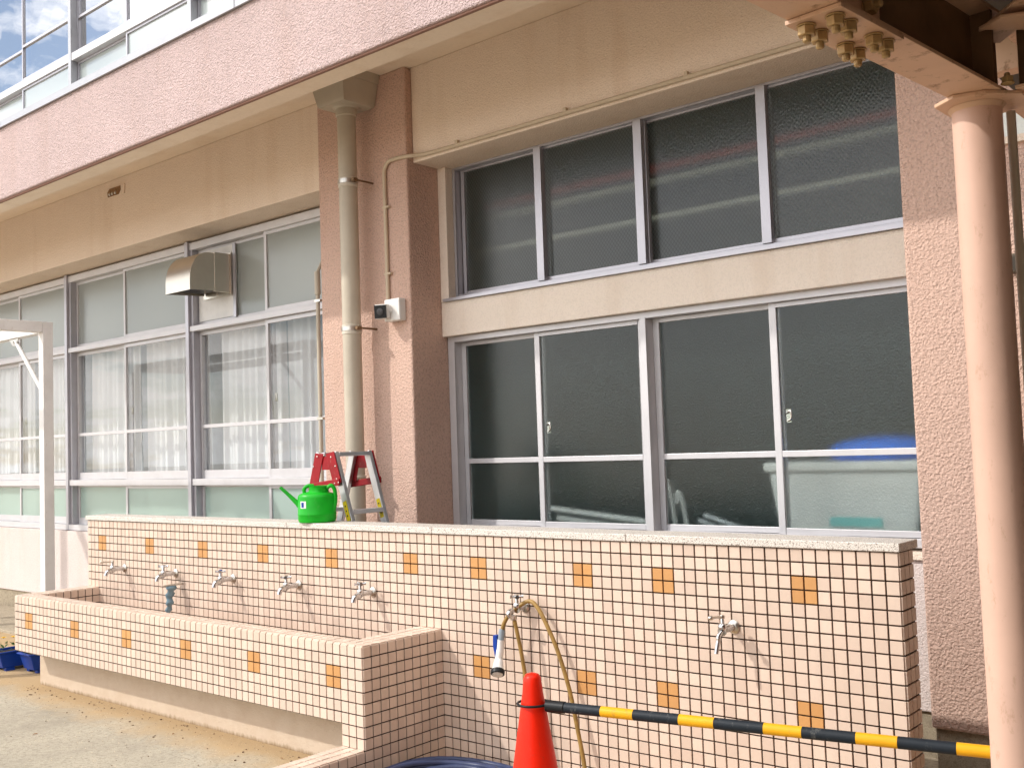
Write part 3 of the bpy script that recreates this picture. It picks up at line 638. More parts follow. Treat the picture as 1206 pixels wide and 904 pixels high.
# ------------------------------------------------------------------ things behind the store room glass
crate = thing('storage_box', 'large white plastic storage box behind the last dark pane', 'storage box', (4.85, 1.2, -0.15))
mb = MB()
mb.v = [tuple(Vector(v)+Vector((0.09,0,0))) for v in ((4.60,1.02,-0.15),(5.22,1.02,-0.15),(5.22,1.45,-0.15),(4.60,1.45,-0.15),(4.55,0.99,0.24),(5.27,0.99,0.24),(5.27,1.48,0.24),(4.55,1.48,0.24))]
mb.f = [(0,3,2,1),(4,5,6,7),(0,1,5,4),(1,2,6,5),(2,3,7,6),(3,0,4,7)]
obj('body', mb, M_WPLASTIC, crate, bevel=0.02); obj('lid', MB().box(4.62, 5.38, 0.975, 1.495, 0.241, 0.285), M_WPLASTIC, crate, bevel=0.012)
obj('label_strip', MB().box(4.93, 5.17, 1.003, 1.008, -0.005, 0.035), plain('turquoise label', (0.25,0.62,0.60), 0.6), crate)
t = thing('blue_bag', 'bright blue sheet bundle on top of the white storage box', 'bag', (4.95, 1.2, 0.285))
obj('cloth', MB().ball((5.14, 1.2, 0.325), 0.24, 20, (1.1, 0.8, 0.30)), plain('bright blue sheet', (0.015,0.16,0.75), 0.5), t, smooth=80)
o = obj('bench', MB().box(2.85, 5.45, 0.97, 1.6, -0.20, -0.152), M_ROOM); tag(o, 'low shelf board inside the store room window', 'shelf')
for i, (xa, h, lb) in enumerate(((4.07, 0.21, 'taller of two bent white rods behind the third dark pane'), (4.14, 0.15, 'shorter of two bent white rods behind the third dark pane'))):
    o = obj('bent_rod', MB().tube(spline([(xa+0.05,1.02,-0.15),(xa+0.02,1.0,h-0.06),(xa+0.0,1.0,h-0.01),(xa-0.012,1.0,h-0.02),(xa-0.012,1.0,h-0.06)], 8), 0.012, 10), M_WPLASTIC, smooth=60); tag(o, lb, 'rod')
for i, (xa, xb, za, zb, lb) in enumerate(((3.25,3.92,0.06,-0.01,'long white pole lying behind the second dark pane'),(3.35,3.85,0.0,-0.05,'short white pole lying below the long one'),(4.26,4.46,0.03,-0.04,'upper of two silver poles behind the third dark pane'),(4.22,4.42,0.0,-0.07,'lower of two silver poles behind the third dark pane'))):
    o = obj('pole', MB().tube([(xa,1.0+0.02*i,za),(xb,1.04+0.02*i,zb)], 0.014, 10), M_WPLASTIC if i < 2 else M_LADDER, smooth=60); tag(o, lb, 'pole')
o = obj('indoor_pipe', MB().tube([(2.7,1.3,1.89),(8.8,1.3,1.89)], 0.02, 12), plain('red brown pipe', (0.35,0.05,0.04), 0.5), smooth=60); tag(o, 'dark red pipe running level behind the wired top panes', 'pipe')
o = obj('indoor_rail', MB().box(2.7, 8.8, 1.26, 1.34, 1.80, 1.822), M_DIM); tag(o, 'upper pale rail behind the wired top panes', 'rail')
o = obj('indoor_rail', MB().box(2.7, 8.8, 1.15, 1.25, 1.580, 1.602), M_DIM); tag(o, 'lower pale rail behind the wired top panes', 'rail')

# ------------------------------------------------------------------ drainpipe with hopper
PX, PY = 2.375, 0.375
dp = thing('drainpipe', 'thick beige downpipe with square hopper on the salmon pier', 'drainpipe', (PX, PY, -UP))
obj('pipe', MB().tube([(PX,PY,-UP),(PX,PY,2.42)], 0.054, 24), M_PIPE, dp, smooth=50)
h = MB()
for (za, ra, zb, rb) in ((2.405,0.112,2.42,0.118),(2.42,0.118,2.54,0.142),(2.54,0.150,2.552,0.152),(2.552,0.152,2.5915,0.160)):
    n = len(h.v); h.v += [(PX+sx*ra, PY+sy*ra, za) for sx, sy in ((-1,-1),(1,-1),(1,1),(-1,1))] + [(PX+sx*rb, PY+sy*rb, zb) for sx, sy in ((-1,-1),(1,-1),(1,1),(-1,1))]
    h.f += [tuple(n+i for i in q) for q in ((0,3,2,1),(4,5,6,7),(0,1,5,4),(1,2,6,5),(2,3,7,6),(3,0,4,7))]
for k, p in enumerate(h.v):      # back of the hopper stops at the pier
    h.v[k] = (p[0], min(p[1], 0.497), p[2])
obj('hopper', h, M_PIPE, dp); obj('collar', MB().lathe([(0.054,-0.05),(0.062,-0.045),(0.062,-0.005),(0.082,0.004)], (PX,PY,2.40), n=24), M_PIPE, dp, smooth=40)
for z in (1.963, 1.106, 0.242):
    b_ = obj('socket', MB().lathe([(0.0545,-0.028),(0.0575,-0.026),(0.0575,0.026),(0.0545,0.028)], (PX,PY,z), n=24), plain('pale joint', (0.62,0.57,0.48), 0.4), dp, smooth=40)
    c_ = MB().lathe([(0.0578,-0.012),(0.0602,-0.012),(0.0602,0.012),(0.0578,0.012)], (PX,PY,z+0.004), n=24)
    br = obj('bracket', c_, M_CHROME2, dp, smooth=40)
    mb = MB().bar((PX+0.056,PY-0.01,z+0.004),(PX+0.085,PY-0.01,z+0.004),0.022,0.02); mb.tube([(PX+0.075,PY-0.01,z+0.004),(PX+0.075,0.5,z+0.004)], 0.006, 8); mb.lathe([(0.011,0),(0.011,0.01)], (PX+0.078,PY-0.024,z+0.004), (0,-1,0), 6)
    obj('bolt', mb, plain('rusty bolt', (0.22,0.14,0.08), 0.5, 0.6), br)
# thin pipe left of the pier
tp = thing('thin_pipe', 'thin pale vertical pipe at the window beside the salmon pier', 'pipe', (1.81, 0.6, -0.15))
obj('tube', MB().tube([(1.795,0.6,-0.15),(1.798,0.6,1.54)], 0.013, 12), M_PIPE, tp, smooth=50)
obj('elbow', MB().tube([(1.798,0.6,1.40),(1.798,0.6,1.545)], 0.019, 12), M_PIPE, tp, smooth=50)
obj('upper_tube', MB().tube([(1.798,0.6,1.54),(1.806,0.63,1.60),(1.81,0.66,1.66),(1.81,0.68,1.95),(1.81,0.70,2.035)], 0.011, 12), M_PIPE, tp, smooth=50)
for z in (1.36, 0.62): obj('clip', MB().box(1.78,1.835,0.585,0.615,z-0.008,z+0.008), M_CHROME2, tp)

# ------------------------------------------------------------------ conduit and security camera
cd = thing('cable_conduit', 'thin beige cable conduit bending from the camera along the beam', 'conduit', (2.565, 0.49, 1.25))
path = [(2.565,0.488,1.25),(2.565,0.488,1.6),(2.562,0.488,1.95)] + spline([(2.562,0.488,1.96),(2.566,0.488,2.02),(2.60,0.487,2.062),(2.66,0.487,2.068)], 6) + spline([(2.68,0.488,2.068),(2.76,0.50,2.066),(2.84,0.532,2.064),(2.95,0.536,2.062)], 5) + [(8.5,0.536,2.062)]
obj('tube', MB().tube(path, 0.0115, 12), M_CONDUIT, cd, smooth=50)
for z in (1.803, 1.417): obj('clip', MB().box(2.545,2.60,0.478,0.499,z-0.006,z+0.006), M_CONDUIT, cd, bevel=0.002)
for x in (2.96+0.14, 3.85, 4.55, 5.2): obj('clip', MB().prism([(x-0.012,2.058),(x+0.012,2.058),(x+0.008,2.088),(x-0.008,2.088)], 'y', 0.526, 0.5475), M_CONDUIT, cd)
sc = thing('security_camera', 'white security camera with black lens face on the salmon pier', 'security camera', (2.64, 0.5, 1.19))
obj('junction_box', MB().box(2.575, 2.70, 0.445, 0.4995, 1.135, 1.262), M_WPLASTIC, sc, bevel=0.008)
obj('mount', MB().tube([(2.625,0.45,1.20),(2.615,0.415,1.196)], 0.022, 14), M_WPLASTIC, sc, smooth=40)
dirc = Vector((0.42, -0.90, -0.12)).normalized(); c0 = Vector((2.590, 0.432, 1.192)); c1 = c0 + dirc*0.055
obj('body', MB().bar(c0, c1, 0.080, 0.084), M_WPLASTIC, sc, bevel=0.012, seg=3)
ln = obj('lens_face', MB().bar(c1+dirc*0.0005, c1+dirc*0.004, 0.072, 0.074), M_BLACK, sc, bevel=0.0)
obj('lens', MB().lathe([(0.020,0),(0.020,0.004),(0.015,0.006),(0.0,0.003)], c1+dirc*0.004, dirc, 18), plain('lens', (0.06,0.06,0.065), 0.15), ln, smooth=40)

# ------------------------------------------------------------------ vent hood
vh = thing('vent_hood', 'stainless steel vent hood with rounded top on the classroom window', 'vent hood', (0.36, 0.8, 1.6))
pr = [(0.82,1.60),(0.50,1.585),(0.50,1.66)] + [(0.50+0.15*(1-math.cos(a)), 1.66+0.205*math.sin(a)) for a in [math.pi/2*k/8 for k in range(1,9)]] + [(0.82,1.868)]
sh = MB(); n = len(pr)
for X in (0.205, 0.52):
    for p in pr: sh.v.append((X, p[0], p[1]))
sh.f += [tuple(range(n)), tuple(range(2*n-1, n-1, -1))] + [(i, i+1, n+i+1, n+i) for i in range(1, n-1)]   # open below
obj('shell', sh, M_STEELV, vh, smooth=35)
obj('flange', MB().box(0.185, 0.54, 0.826, 0.832, 1.575, 1.885), M_STEELV, vh); obj('rim', MB().box(0.50, 0.524, 0.70, 0.826, 1.59, 1.873), M_STEELV, vh, bevel=0.002)
obj('damper', MB().box(0.215, 0.515, 0.60, 0.80, 1.612, 1.616), M_BLACK, vh)
for y in (0.66, 0.76): obj('screw', MB().tube([(0.46,y,1.60),(0.46,y,1.568)], 0.006, 8), M_CHROME2, vh)

IN_BUILDING = False
# ------------------------------------------------------------------ taps
TG = 'chrome taps along the tiled wall'
def tap(x, label, lever=False, swivel=False, blue=False, Z=-0.305, hosed=False):
    t = thing('tap', label, 'tap', (x, -0.005, Z), TG)
    m_ = M_CHROME; q = 0.66 if hosed else 1.0
    obj('rose', MB().lathe([(0.0265,0),(0.0265,0.003),(0.021,0.009),(0.013,0.013)], (x,-0.0045,Z), (0,-1,0), 20), M_CHROME2, t, smooth=40)
    obj('body', MB().tube(spline([(x,-0.01,Z),(x,-0.045*q,Z),(x,-0.075*q,Z-0.002),(x,-0.095*q,Z-0.004)], 4), [0.014]*5+[0.0125]*4+[0.015,0.0165,0.018,0.018], 14), m_, t, smooth=60)
    obj('stem', MB().lathe([(0.016,0),(0.018,0.008),(0.015,0.018),(0.009,0.022),(0.0075,0.038),(0.006,0.048)], (x,-0.088*q,Z+0.004), (0,0,1), 16), m_, t, smooth=40)
    if swivel:
        obj('spout', MB().tube(spline([(x,-0.095,Z-0.004),(x-0.004,-0.112,Z-0.018),(x-0.006,-0.116,Z-0.04),(x-0.010,-0.126,Z-0.082)], 6), 0.0085, 12), m_, t, smooth=60)
    elif not hosed:
        obj('spout', MB().tube(spline([(x,-0.090,Z-0.004),(x,-0.112,Z-0.007),(x,-0.128,Z-0.016),(x,-0.135,Z-0.036)], 6), [0.016]*4+[0.0145]*8+[0.0125]*7, 12), m_, t, smooth=60)
    else:
        obj('spout', MB().tube(spline([(x,-0.090,Z-0.004),(x,-0.108,Z-0.008),(x+0.002,-0.116,Z-0.02),(x+0.004,-0.088,Z-0.036)], 6), 0.012, 12), m_, t, smooth=60)
        obj('hose_clamp', MB().lathe([(0.0125,-0.01),(0.0145,-0.008),(0.0145,0.008),(0.0125,0.01)], (x+0.004,-0.088,Z-0.036), (0,0,1), 16), M_CHROME2, t, smooth=40)
    zt = Z+0.050
    if lever:
        mb = MB().lathe([(0.010,-0.006),(0.011,0.0),(0.008,0.006)], (x,-0.088*q,zt), (0,0,1), 14); mb.tube([(x,-0.09,zt),(x-0.006,-0.15,zt+0.004)], [0.0045,0.0055], 10)
        hd = obj('lever', mb, M_CHROME2, t, smooth=40)
        obj('knob', MB().ball((x-0.0068,-0.160,zt+0.005), 0.0115, 14, (1,1.1,0.8)), M_CHROME2 if swivel else plain('cream knob', (0.66,0.58,0.48), 0.4), hd, smooth=80)
    else:
        mb = MB().lathe([(0.007,-0.004),(0.009,0.002),(0.006,0.007)], (x,-0.088*q,zt), (0,0,1), 14); a0 = random.uniform(0.2, 1.2)
        for k in range(4):
            a = a0 + k*math.pi/2; mb.tube([(x,-0.088*q,zt),(x+0.020*math.cos(a),-0.088*q+0.020*math.sin(a),zt+0.001),(x+0.029*math.cos(a),-0.088*q+0.029*math.sin(a),zt+0.002)], [0.0065,0.006,0.009], 8)
        hd = obj('cross_handle', mb, m_, t, smooth=50)
        obj('cap', MB().lathe([(0.009,0),(0.009,0.003),(0.0,0.006)], (x,-0.088*q,zt+0.007), (0,0,1), 14), plain('blue cap', (0.02,0.10,0.45), 0.3) if blue else M_CHROME2, hd, smooth=40)
    return t
def leafmesh(x, y, a, s_):
    mb = MB(); c = Vector((x, y, -UP+0.004)); e = Vector((math.cos(a), math.sin(a), 0)); q = Vector((-math.sin(a), math.cos(a), 0))
    pts = [c-e*s_, c-e*s_*0.3+q*s_*0.42+Vector((0,0,s_*0.25)), c+e*s_*0.5+q*s_*0.3+Vector((0,0,s_*0.3)), c+e*s_*1.1, c+e*s_*0.5-q*s_*0.3+Vector((0,0,s_*0.12)), c-e*s_*0.3-q*s_*0.42+Vector((0,0,s_*0.2))]
    mb.v = [tuple(p) for p in pts]+[tuple(c+Vector((0,0,0.001)))]; mb.f = [(i, (i+1) % 6, 6) for i in range(6)]; return mb
M_DRY = plain('dry leaf', (0.26,0.13,0.05), 0.8)
for x, y, a, s_, lb in ((0.55,-0.47,0.5,0.013,'small curled dry leaf at the foot of the trough, nearest its left end'),(1.9,-0.52,2.1,0.012,'small dry leaf at the foot of the trough below its middle'),(1.25,-0.95,1.2,0.014,'dry brown leaf lying out on the open concrete'),(2.75,-0.46,2.9,0.011,'small dry leaf by the kerb end of the trough')):
    tag(obj('dry_leaf', leafmesh(x, y, a, s_), M_DRY), lb, 'leaf', 'dry leaves on the concrete')
tap(0.492, 'tap with a pale-knobbed lever, farthest left over the trough', lever=True)
tap(1.105, 'tap over the trough with a blue grey rag hanging below it')
tap(1.712, 'tap over the trough with a blue cap on its cross handle', blue=True)
tap(2.322, 'cross-handled tap right of the one with the blue cap', )
tap(2.921, 'cross-handled tap over the right end of the trough')
tap(3.925, 'short tap above the red cone with an olive hose clamped on it', hosed=True)
tap(4.958, 'tap with lever and downturned spout alone at the right of the wall', lever=True, swivel=True)
# bracket and rag under the second tap
rg = thing('soap_holder', 'small chrome hook with a blue grey rag under the second tap', 'rag holder', (1.17, -0.005, -0.37))
obj('hook', MB().tube(spline([(1.185,-0.004,-0.365),(1.18,-0.04,-0.364),(1.17,-0.10,-0.366),(1.165,-0.135,-0.372)], 5), 0.006, 8), M_CHROME2, rg, smooth=60)
mb = MB(); rr = random.Random(5)
for j in range(15):
    t_ = j/14; z = -0.372 - 0.165*t_; wdt = 0.030*(1-0.45*t_) + 0.008*math.sin(j*1.7)
    for i in range(8):
        a = 2*math.pi*i/8; mb.v.append((1.165+0.006*math.sin(j*0.9) + wdt*math.cos(a)*0.6*rr.uniform(0.8,1.2), -0.075-0.02*t_ + wdt*math.sin(a)*rr.uniform(0.8,1.2), z))
for j in range(14):
    for i in range(8): a = j*8+i; b = j*8+(i+1)%8; mb.f.append((a,b,b+8,a+8))
mb.f.append(tuple(range(7,-1,-1))); mb.f.append(tuple(range(14*8,15*8)))
obj('rag', mb, M_RAG, rg, smooth=80)

# ------------------------------------------------------------------ olive hose and spray nozzle
hs = thing('garden_hose', 'olive brown hose hanging from the tap and looping down behind the red cone', 'hose', (3.93, -0.05, -0.35))
obj('hanging_hose', MB().tube(spline([(3.929,-0.088,-0.335),(3.938,-0.085,-0.38),(3.957,-0.08,-0.48),(3.975,-0.075,-0.60),(4.0,-0.07,-0.76),(4.02,-0.10,-0.93),(4.07,-0.16,-1.02),(4.2,-0.2,-1.036)], 8), 0.0088, 12), M_HOSE, hs, smooth=70)
obj('looped_hose', MB().tube(spline([(3.866,-0.098,-0.408),(3.878,-0.092,-0.366),(3.902,-0.08,-0.328),(3.940,-0.055,-0.292),(3.985,-0.040,-0.272),(4.030,-0.042,-0.298),(4.078,-0.045,-0.365),(4.135,-0.045,-0.475),(4.190,-0.045,-0.63),(4.232,-0.05,-0.80),(4.265,-0.06,-0.93),(4.30,-0.10,-1.01),(4.42,-0.16,-1.038),(4.7,-0.2,-1.038)], 8), 0.0092, 12), M_HOSE, hs, smooth=70)
nz = thing('spray_nozzle', 'white spray nozzle with blue trigger and black ring hanging from the hose', 'spray nozzle', (3.86, -0.1, -0.45))
p0 = Vector((3.866,-0.098,-0.405)); p1 = Vector((3.862,-0.100,-0.44)); p2 = Vector((3.850,-0.105,-0.525)); dn = Vector((0.30,-0.50,-0.75)).normalized(); p3 = p2 + dn*0.065
obj('connector', MB().tube([p0+Vector((0,0,0.012)), p0, p1], [0.011,0.0145,0.0135], 14), M_GREY, nz, smooth=40)
obj('handle', MB().tube(spline([p1, (3.857,-0.101,-0.48), p2, p2+dn*0.02], 5), [0.0155]*6+[0.017]*5+[0.0185]*5, 14), M_WPLASTIC, nz, smooth=60)
obj('trigger', MB().prism([(3.822,-0.422),(3.846,-0.420),(3.840,-0.525),(3.830,-0.52),(3.820,-0.47)], 'y', -0.110, -0.090), M_BLUE, nz, bevel=0.003)
obj('head', MB().lathe([(0.015,0),(0.021,0.015),(0.024,0.040),(0.0275,0.052)], p2, dn, 20), M_WPLASTIC, nz, smooth=50)
obj('ring', MB().lathe([(0.0276,0.050),(0.031,0.054),(0.031,0.070),(0.027,0.073),(0.024,0.070)], p2, dn, 22), M_BLACK, nz, smooth=40)
obj('spray_plate', MB().lathe([(0.0235,0.0702),(0.0235,0.0735),(0.005,0.0745),(0.0,0.0765)], p2, dn, 20), M_WPLASTIC, nz, smooth=40)

# coil of dark blue hose on the floor
cl = []
for k in range(0, 7*28+1):
    a = 2*math.pi*k/28 + 0.6; t_ = k/28; R_ = 0.30 + 0.035*math.sin(t_*2.3) - 0.012*(t_ % 3); cl.append((3.80+R_*math.cos(a)*1.05, -0.42+R_*math.sin(a), -1.032 + 0.021*int(t_/3+0.3)+ 0.006*math.sin(a*3+t_)+ 0.010*(t_ % 3)*0.6))
cl += [(4.2,-0.62,-1.036),(4.3,-0.85,-1.038),(4.25,-1.2,-1.038)]
o = obj('hose_coil', MB().tube(cl, 0.0135, 10), M_DBLUE, smooth=70); tag(o, 'coil of dark blue hose on the floor in the corner beside the trough', 'hose coil')

# ------------------------------------------------------------------ traffic cones and striped bar
RZ = -0.453
def cone(x, y, label):
    t = thing('traffic_cone', label, 'traffic cone', (x, y, -UP), 'red traffic cones holding the striped bar')
    b = MB(); n = len(b.v); b.box(x-0.185, x+0.185, y-0.185, y+0.185, -UP, -UP+0.028); obj('base', b, M_RED, t, bevel=0.012)
    H = 0.70
    pr = [(0.150,0.0281),(0.138,0.05),(0.128,0.06)] + [(0.128-(0.128-0.0345)*k/10, 0.06+(H-0.06-0.062)*k/10) for k in range(1,11)] + [(0.0335,H-0.05),(0.031,H-0.03),(0.0285,H-0.014),(0.022,H-0.004),(0.010,H),(0.0,H+0.0005)]
    obj('body', MB().lathe(pr, (x,y,-UP), n=40), M_RED, t, smooth=45)
    return t
C1 = Vector((4.672, -0.864)); C2 = Vector((6.45, -0.52))
cone(C1.x, C1.y, 'red traffic cone with a black ring, in front of the hose on the tiled wall'); cone(C2.x, C2.y, 'red traffic cone at the far right end of the striped bar')
bar = thing('striped_bar', 'yellow and black striped barrier bar hooked over the red cone', 'barrier bar', (5.3, -0.75, -UP))
dB = (C2-C1).normalized(); P_ = lambda s_, z=RZ: Vector((C1.x+dB.x*s_, C1.y+dB.y*s_, z))
def ring(c, nm):
    k = []
    for i in range(33):
        a = 2*math.pi*i/32; k.append((c.x+0.052*math.cos(a), c.y+0.052*math.sin(a), RZ + 0.004))
    obj(nm, MB().tube(k, 0.0042, 8, caps=False), M_BLACK, bar, smooth=60)
ring(C1, 'end_ring'); ring(C2, 'end_ring')
L_ = (C2-C1).length
obj('end_sleeve', MB().tube([P_(0.048), P_(0.052), P_(0.118), P_(0.120)], [0.012,0.0195,0.0195,0.0175], 18), M_BLACK, bar, smooth=40)
obj('end_sleeve', MB().tube([P_(L_-0.048), P_(L_-0.052), P_(L_-0.118), P_(L_-0.120)], [0.012,0.0195,0.0195,0.0175], 18), M_BLACK, bar, smooth=40)
s_ = 0.119; k = 0; edges = [0.119, 0.250]
e_ = 0.250
while e_ < L_-0.12:
    edges += [e_+0.113, e_+0.265]; e_ += 0.265
edges = [e for e in edges if e < L_-0.12] + [L_-0.119]
for i in range(len(edges)-1):
    a_, b_ = edges[i], edges[i+1]
    obj('yellow_band' if i % 2 else 'black_band', MB().tube([P_(a_+0.0003), P_(b_-0.0003)], 0.0170, 24), M_YEL if i % 2 else M_BARBLK, bar, smooth=50)

# ------------------------------------------------------------------ watering can
WC = Vector((2.42, 0.055, 0.031)); U = Vector((0.76, 0.65, 0)); V = Vector((-0.65, 0.76, 0))     # U runs to the right in the photo
def w(a, b, c): return WC + U*a + V*b + Vector((0,0,c))
wc = thing('watering_can', 'bright green watering can with spout to the left on the granite coping', 'watering can', WC)
body = MB(); base = 0
prof = [(0.072,0.0),(0.084,0.004),(0.088,0.02),(0.088,0.040),(0.0895,0.043),(0.0895,0.047),(0.088,0.050),(0.088,0.135),(0.084,0.149),(0.072,0.158),(0.058,0.162),(0.054,0.168),(0.052,0.192),(0.055,0.197),(0.050,0.198),(0.047,0.190),(0.046,0.14)]
n = 32
for r, hgt in prof:
    for j in range(n):
        a = 2*math.pi*j/n; e = 1.18 if hgt < 0.165 else 1.0; off = 0.0 if hgt < 0.165 else 0.012
        body.v.append(tuple(w(off + r*e*math.cos(a), r*0.92*math.sin(a), hgt)))
for i in range(len(prof)-1):
    for j in range(n): a = i*n+j; b = i*n+(j+1)%n; body.f.append((a,b,b+n,a+n))
body.f.append(tuple(range(n-1,-1,-1)))
obj('body', body, M_GREEN, wc, smooth=40)
obj('spout', MB().tube([w(-0.080,0,0.075), w(-0.105,0,0.105), w(-0.150,0,0.150), w(-0.198,0,0.196)], [0.020,0.014,0.0105,0.0085], 14), M_GREEN, wc, smooth=60)
obj('handle', MB().tube(spline([w(0.060,-0.02,0.185), w(0.085,-0.02,0.197), w(0.102,-0.02,0.170), w(0.104,-0.02,0.11), w(0.092,-0.02,0.060), w(0.078,-0.02,0.045)], 6), 0.0125, 12, flat=0.8), M_GREEN, wc, smooth=60)
obj('top_handle', MB().tube(spline([w(-0.065,0.0,0.150), w(-0.068,0.0,0.182), w(-0.045,0.0,0.199), w(-0.015,0.0,0.198)], 6), 0.010, 12), M_GREEN, wc, smooth=60)
stk = MB(); stk2 = MB()
for k_, (a0, a1, z0, z1, e, mb) in enumerate(((-2.42,-2.02,0.080,0.118,0.0006,stk),(-2.34,-2.16,0.085,0.112,0.0012,stk2))):
    m_ = 6
    for i in range(m_):
        a = a0+(a1-a0)*i/m_; b = a0+(a1-a0)*(i+1)/m_; R1 = (0.088+e)
        P = lambda t, z: w(R1*1.18*math.cos(t), R1*0.92*math.sin(t), z)
        mb.quad(P(a,z0), P(b,z0), P(b,z1), P(a,z1))
lb = obj('sticker', stk, M_WPLASTIC, wc); obj('print', stk2, M_BLUE, lb)

# ------------------------------------------------------------------ stepladder behind the wall
ld = thing('stepladder', 'aluminium stepladder with red hinges standing behind the tiled wall', 'stepladder', (2.40, 0.32, -UP))
def ladder_side(y, dx):
    A = 2.335+dx; zt = 0.405
    def leg(sgn, slope):
        xt = A + sgn*0.062; return Vector((xt, y, zt)), Vector((xt+sgn*slope*(zt+UP), y, -UP))
    return leg(-1, 0.33), leg(1, 0.33)
for y, dx, sg in ((0.205, 0.0, 1), (0.455, -0.005, -1)):
    for side, (a, b) in enumerate(ladder_side(y, dx)):
        lg = obj('leg', MB().bar(a, b, 0.046, 0.024, up=(0,1,0)), M_LADDER, ld, bevel=0.003)
        d2 = (b-a).normalized(); q = (0.0 - 0.068 - a.z)/d2.z; c = a + d2*q
        st_ = MB(); yy = y-0.0128; c2 = a + d2*((0.03-a.z)/d2.z); c3 = a + d2*((0.135-a.z)/d2.z)
        if side == 1: obj('sticker', MB().bar(Vector((c2.x,yy-0.0005,c2.z)), Vector((c3.x,yy-0.0005,c3.z)), 0.030, 0.001, up=(0,1,0)), M_LYEL, lg)
        for k in range(3 if side == 1 else 0):
            cc = c2.lerp(c3, 0.25+0.25*k); obj('mark', MB().lathe([(0.005,0),(0.005,0.0008)], (cc.x, yy-0.0011, cc.z), (0,-1,0), 8), M_BLACK, lg)
        obj('foot', MB().bar(b+Vector((0,0,0.05)), b, 0.056, 0.034, up=(0,1,0)), M_BLACK, ld, bevel=0.004)
    A = 2.335+dx
    hinge = obj('hinge', MB().prism([(A-0.085,0.405),(A-0.012,0.400),(A-0.045,0.30),(A-0.062,0.235),(A-0.140,0.235)], 'y', y-sg*0.019, y-sg*0.0135), M_DRED, ld, bevel=0.002)
    h2 = obj('hinge', MB().prism([(A+0.085,0.412),(A+0.012,0.400),(A+0.050,0.295),(A+0.068,0.24),(A+0.142,0.24)], 'y', y-sg*0.024, y-sg*0.0195), M_DRED, ld, bevel=0.002)
    obj('hinge', MB().prism([(A-0.03,0.385),(A+0.03,0.385),(A+0.035,0.31),(A-0.035,0.31)], 'y', y-sg*0.0132, y-sg*0.0125), M_DRED, ld)
    obj('lock_bar', MB().bar((A-0.135,y-sg*0.030,0.215),(A+0.135,y-sg*0.030,0.243),0.038,0.010,up=(0,1,0)), M_DRED, ld, bevel=0.004)
    rv = MB()
    for (rx, rz) in ((-0.115,0.26),(-0.095,0.33),(-0.06,0.385),(0.0,0.392),(0.06,0.38),(0.095,0.33),(0.118,0.26),(0.10,0.235),(-0.13,0.215),(0.132,0.24)): rv.lathe([(0.0042,0),(0.0042,0.002),(0.002,0.003)], (A+rx, y-sg*0.0242 if abs(rz-0.24) > 0.04 else y-sg*0.0352, rz), (0,-sg,0), 8)
    obj('rivets', rv, M_CHROME2, hinge)
for zr in (0.395, 0.075, -0.245, -0.565, -0.885):
    for s_ in (-1, 1):
        x = 2.333 + s_*(0.062 + 0.33*(0.405-zr)); st_ = MB(); st_.box(x-0.028, x+0.028, 0.217, 0.443, zr-0.012, zr+0.012)
        obj('rung', st_, M_LADDER, ld, bevel=0.003)

# ------------------------------------------------------------------ white steel frame at the left
wf = thing('shelter_frame', 'white square-tube shelter frame with a diagonal brace at the left edge', 'steel frame', (-0.68, 0.03, -UP))
fx, fy, ft, tz = -0.68, 0.04, 0.075, 1.445
obj('post', MB().box(fx-ft/2, fx+ft/2, fy-ft/2, fy+ft/2, -UP, tz), M_WHITE, wf, bevel=0.003)
obj('side_beam', MB().box(fx-ft/2, fx+ft/2, fy-0.62, fy-ft/2-0.001, tz-0.08, tz), M_WHITE, wf, bevel=0.003)
obj('cross_beam', MB().box(fx-3.0, fx-ft/2-0.001, fy-ft/2, fy+ft/2, tz-0.08, tz-0.002), M_WHITE, wf, bevel=0.003)
obj('brace', MB().tube([(fx-0.47,fy-0.01,tz-0.10),(fx-0.05,fy-0.01,tz-0.50)], 0.017, 12), M_WHITE, wf, smooth=40)
bk = MB().prism([(fx-0.56,tz-0.081),(fx-0.40,tz-0.081),(fx-0.44,tz-0.135),(fx-0.50,tz-0.135)], 'y', fy-0.022, fy-0.016); bk.tube([(fx-0.47,fy-0.034,tz-0.11),(fx-0.47,fy+0.01,tz-0.11)], 0.010, 8)
obj('bracket', bk, M_CHROME2, wf)
for X, Y in ((fx-3.0, fy), (fx-3.0, fy-0.62), (fx, fy-0.62)):
    obj('post', MB().box(X-ft/2, X+ft/2, Y-ft/2 if Y == fy else Y-ft, Y+ft/2 if Y == fy else Y-0.001, -UP, tz-0.081 if X == fx-3.0 and Y == fy else tz), M_WHITE, wf)
obj('side_beam', MB().box(fx-3.0-ft/2, fx-3.0+ft/2, fy-0.62, fy-ft/2-0.001, tz-0.08, tz), M_WHITE, wf); obj('cross_beam', MB().box(fx-3.0+ft/2, fx-ft/2, fy-0.62-ft, fy-0.62-0.002, tz-0.08, tz-0.002), M_WHITE, wf)

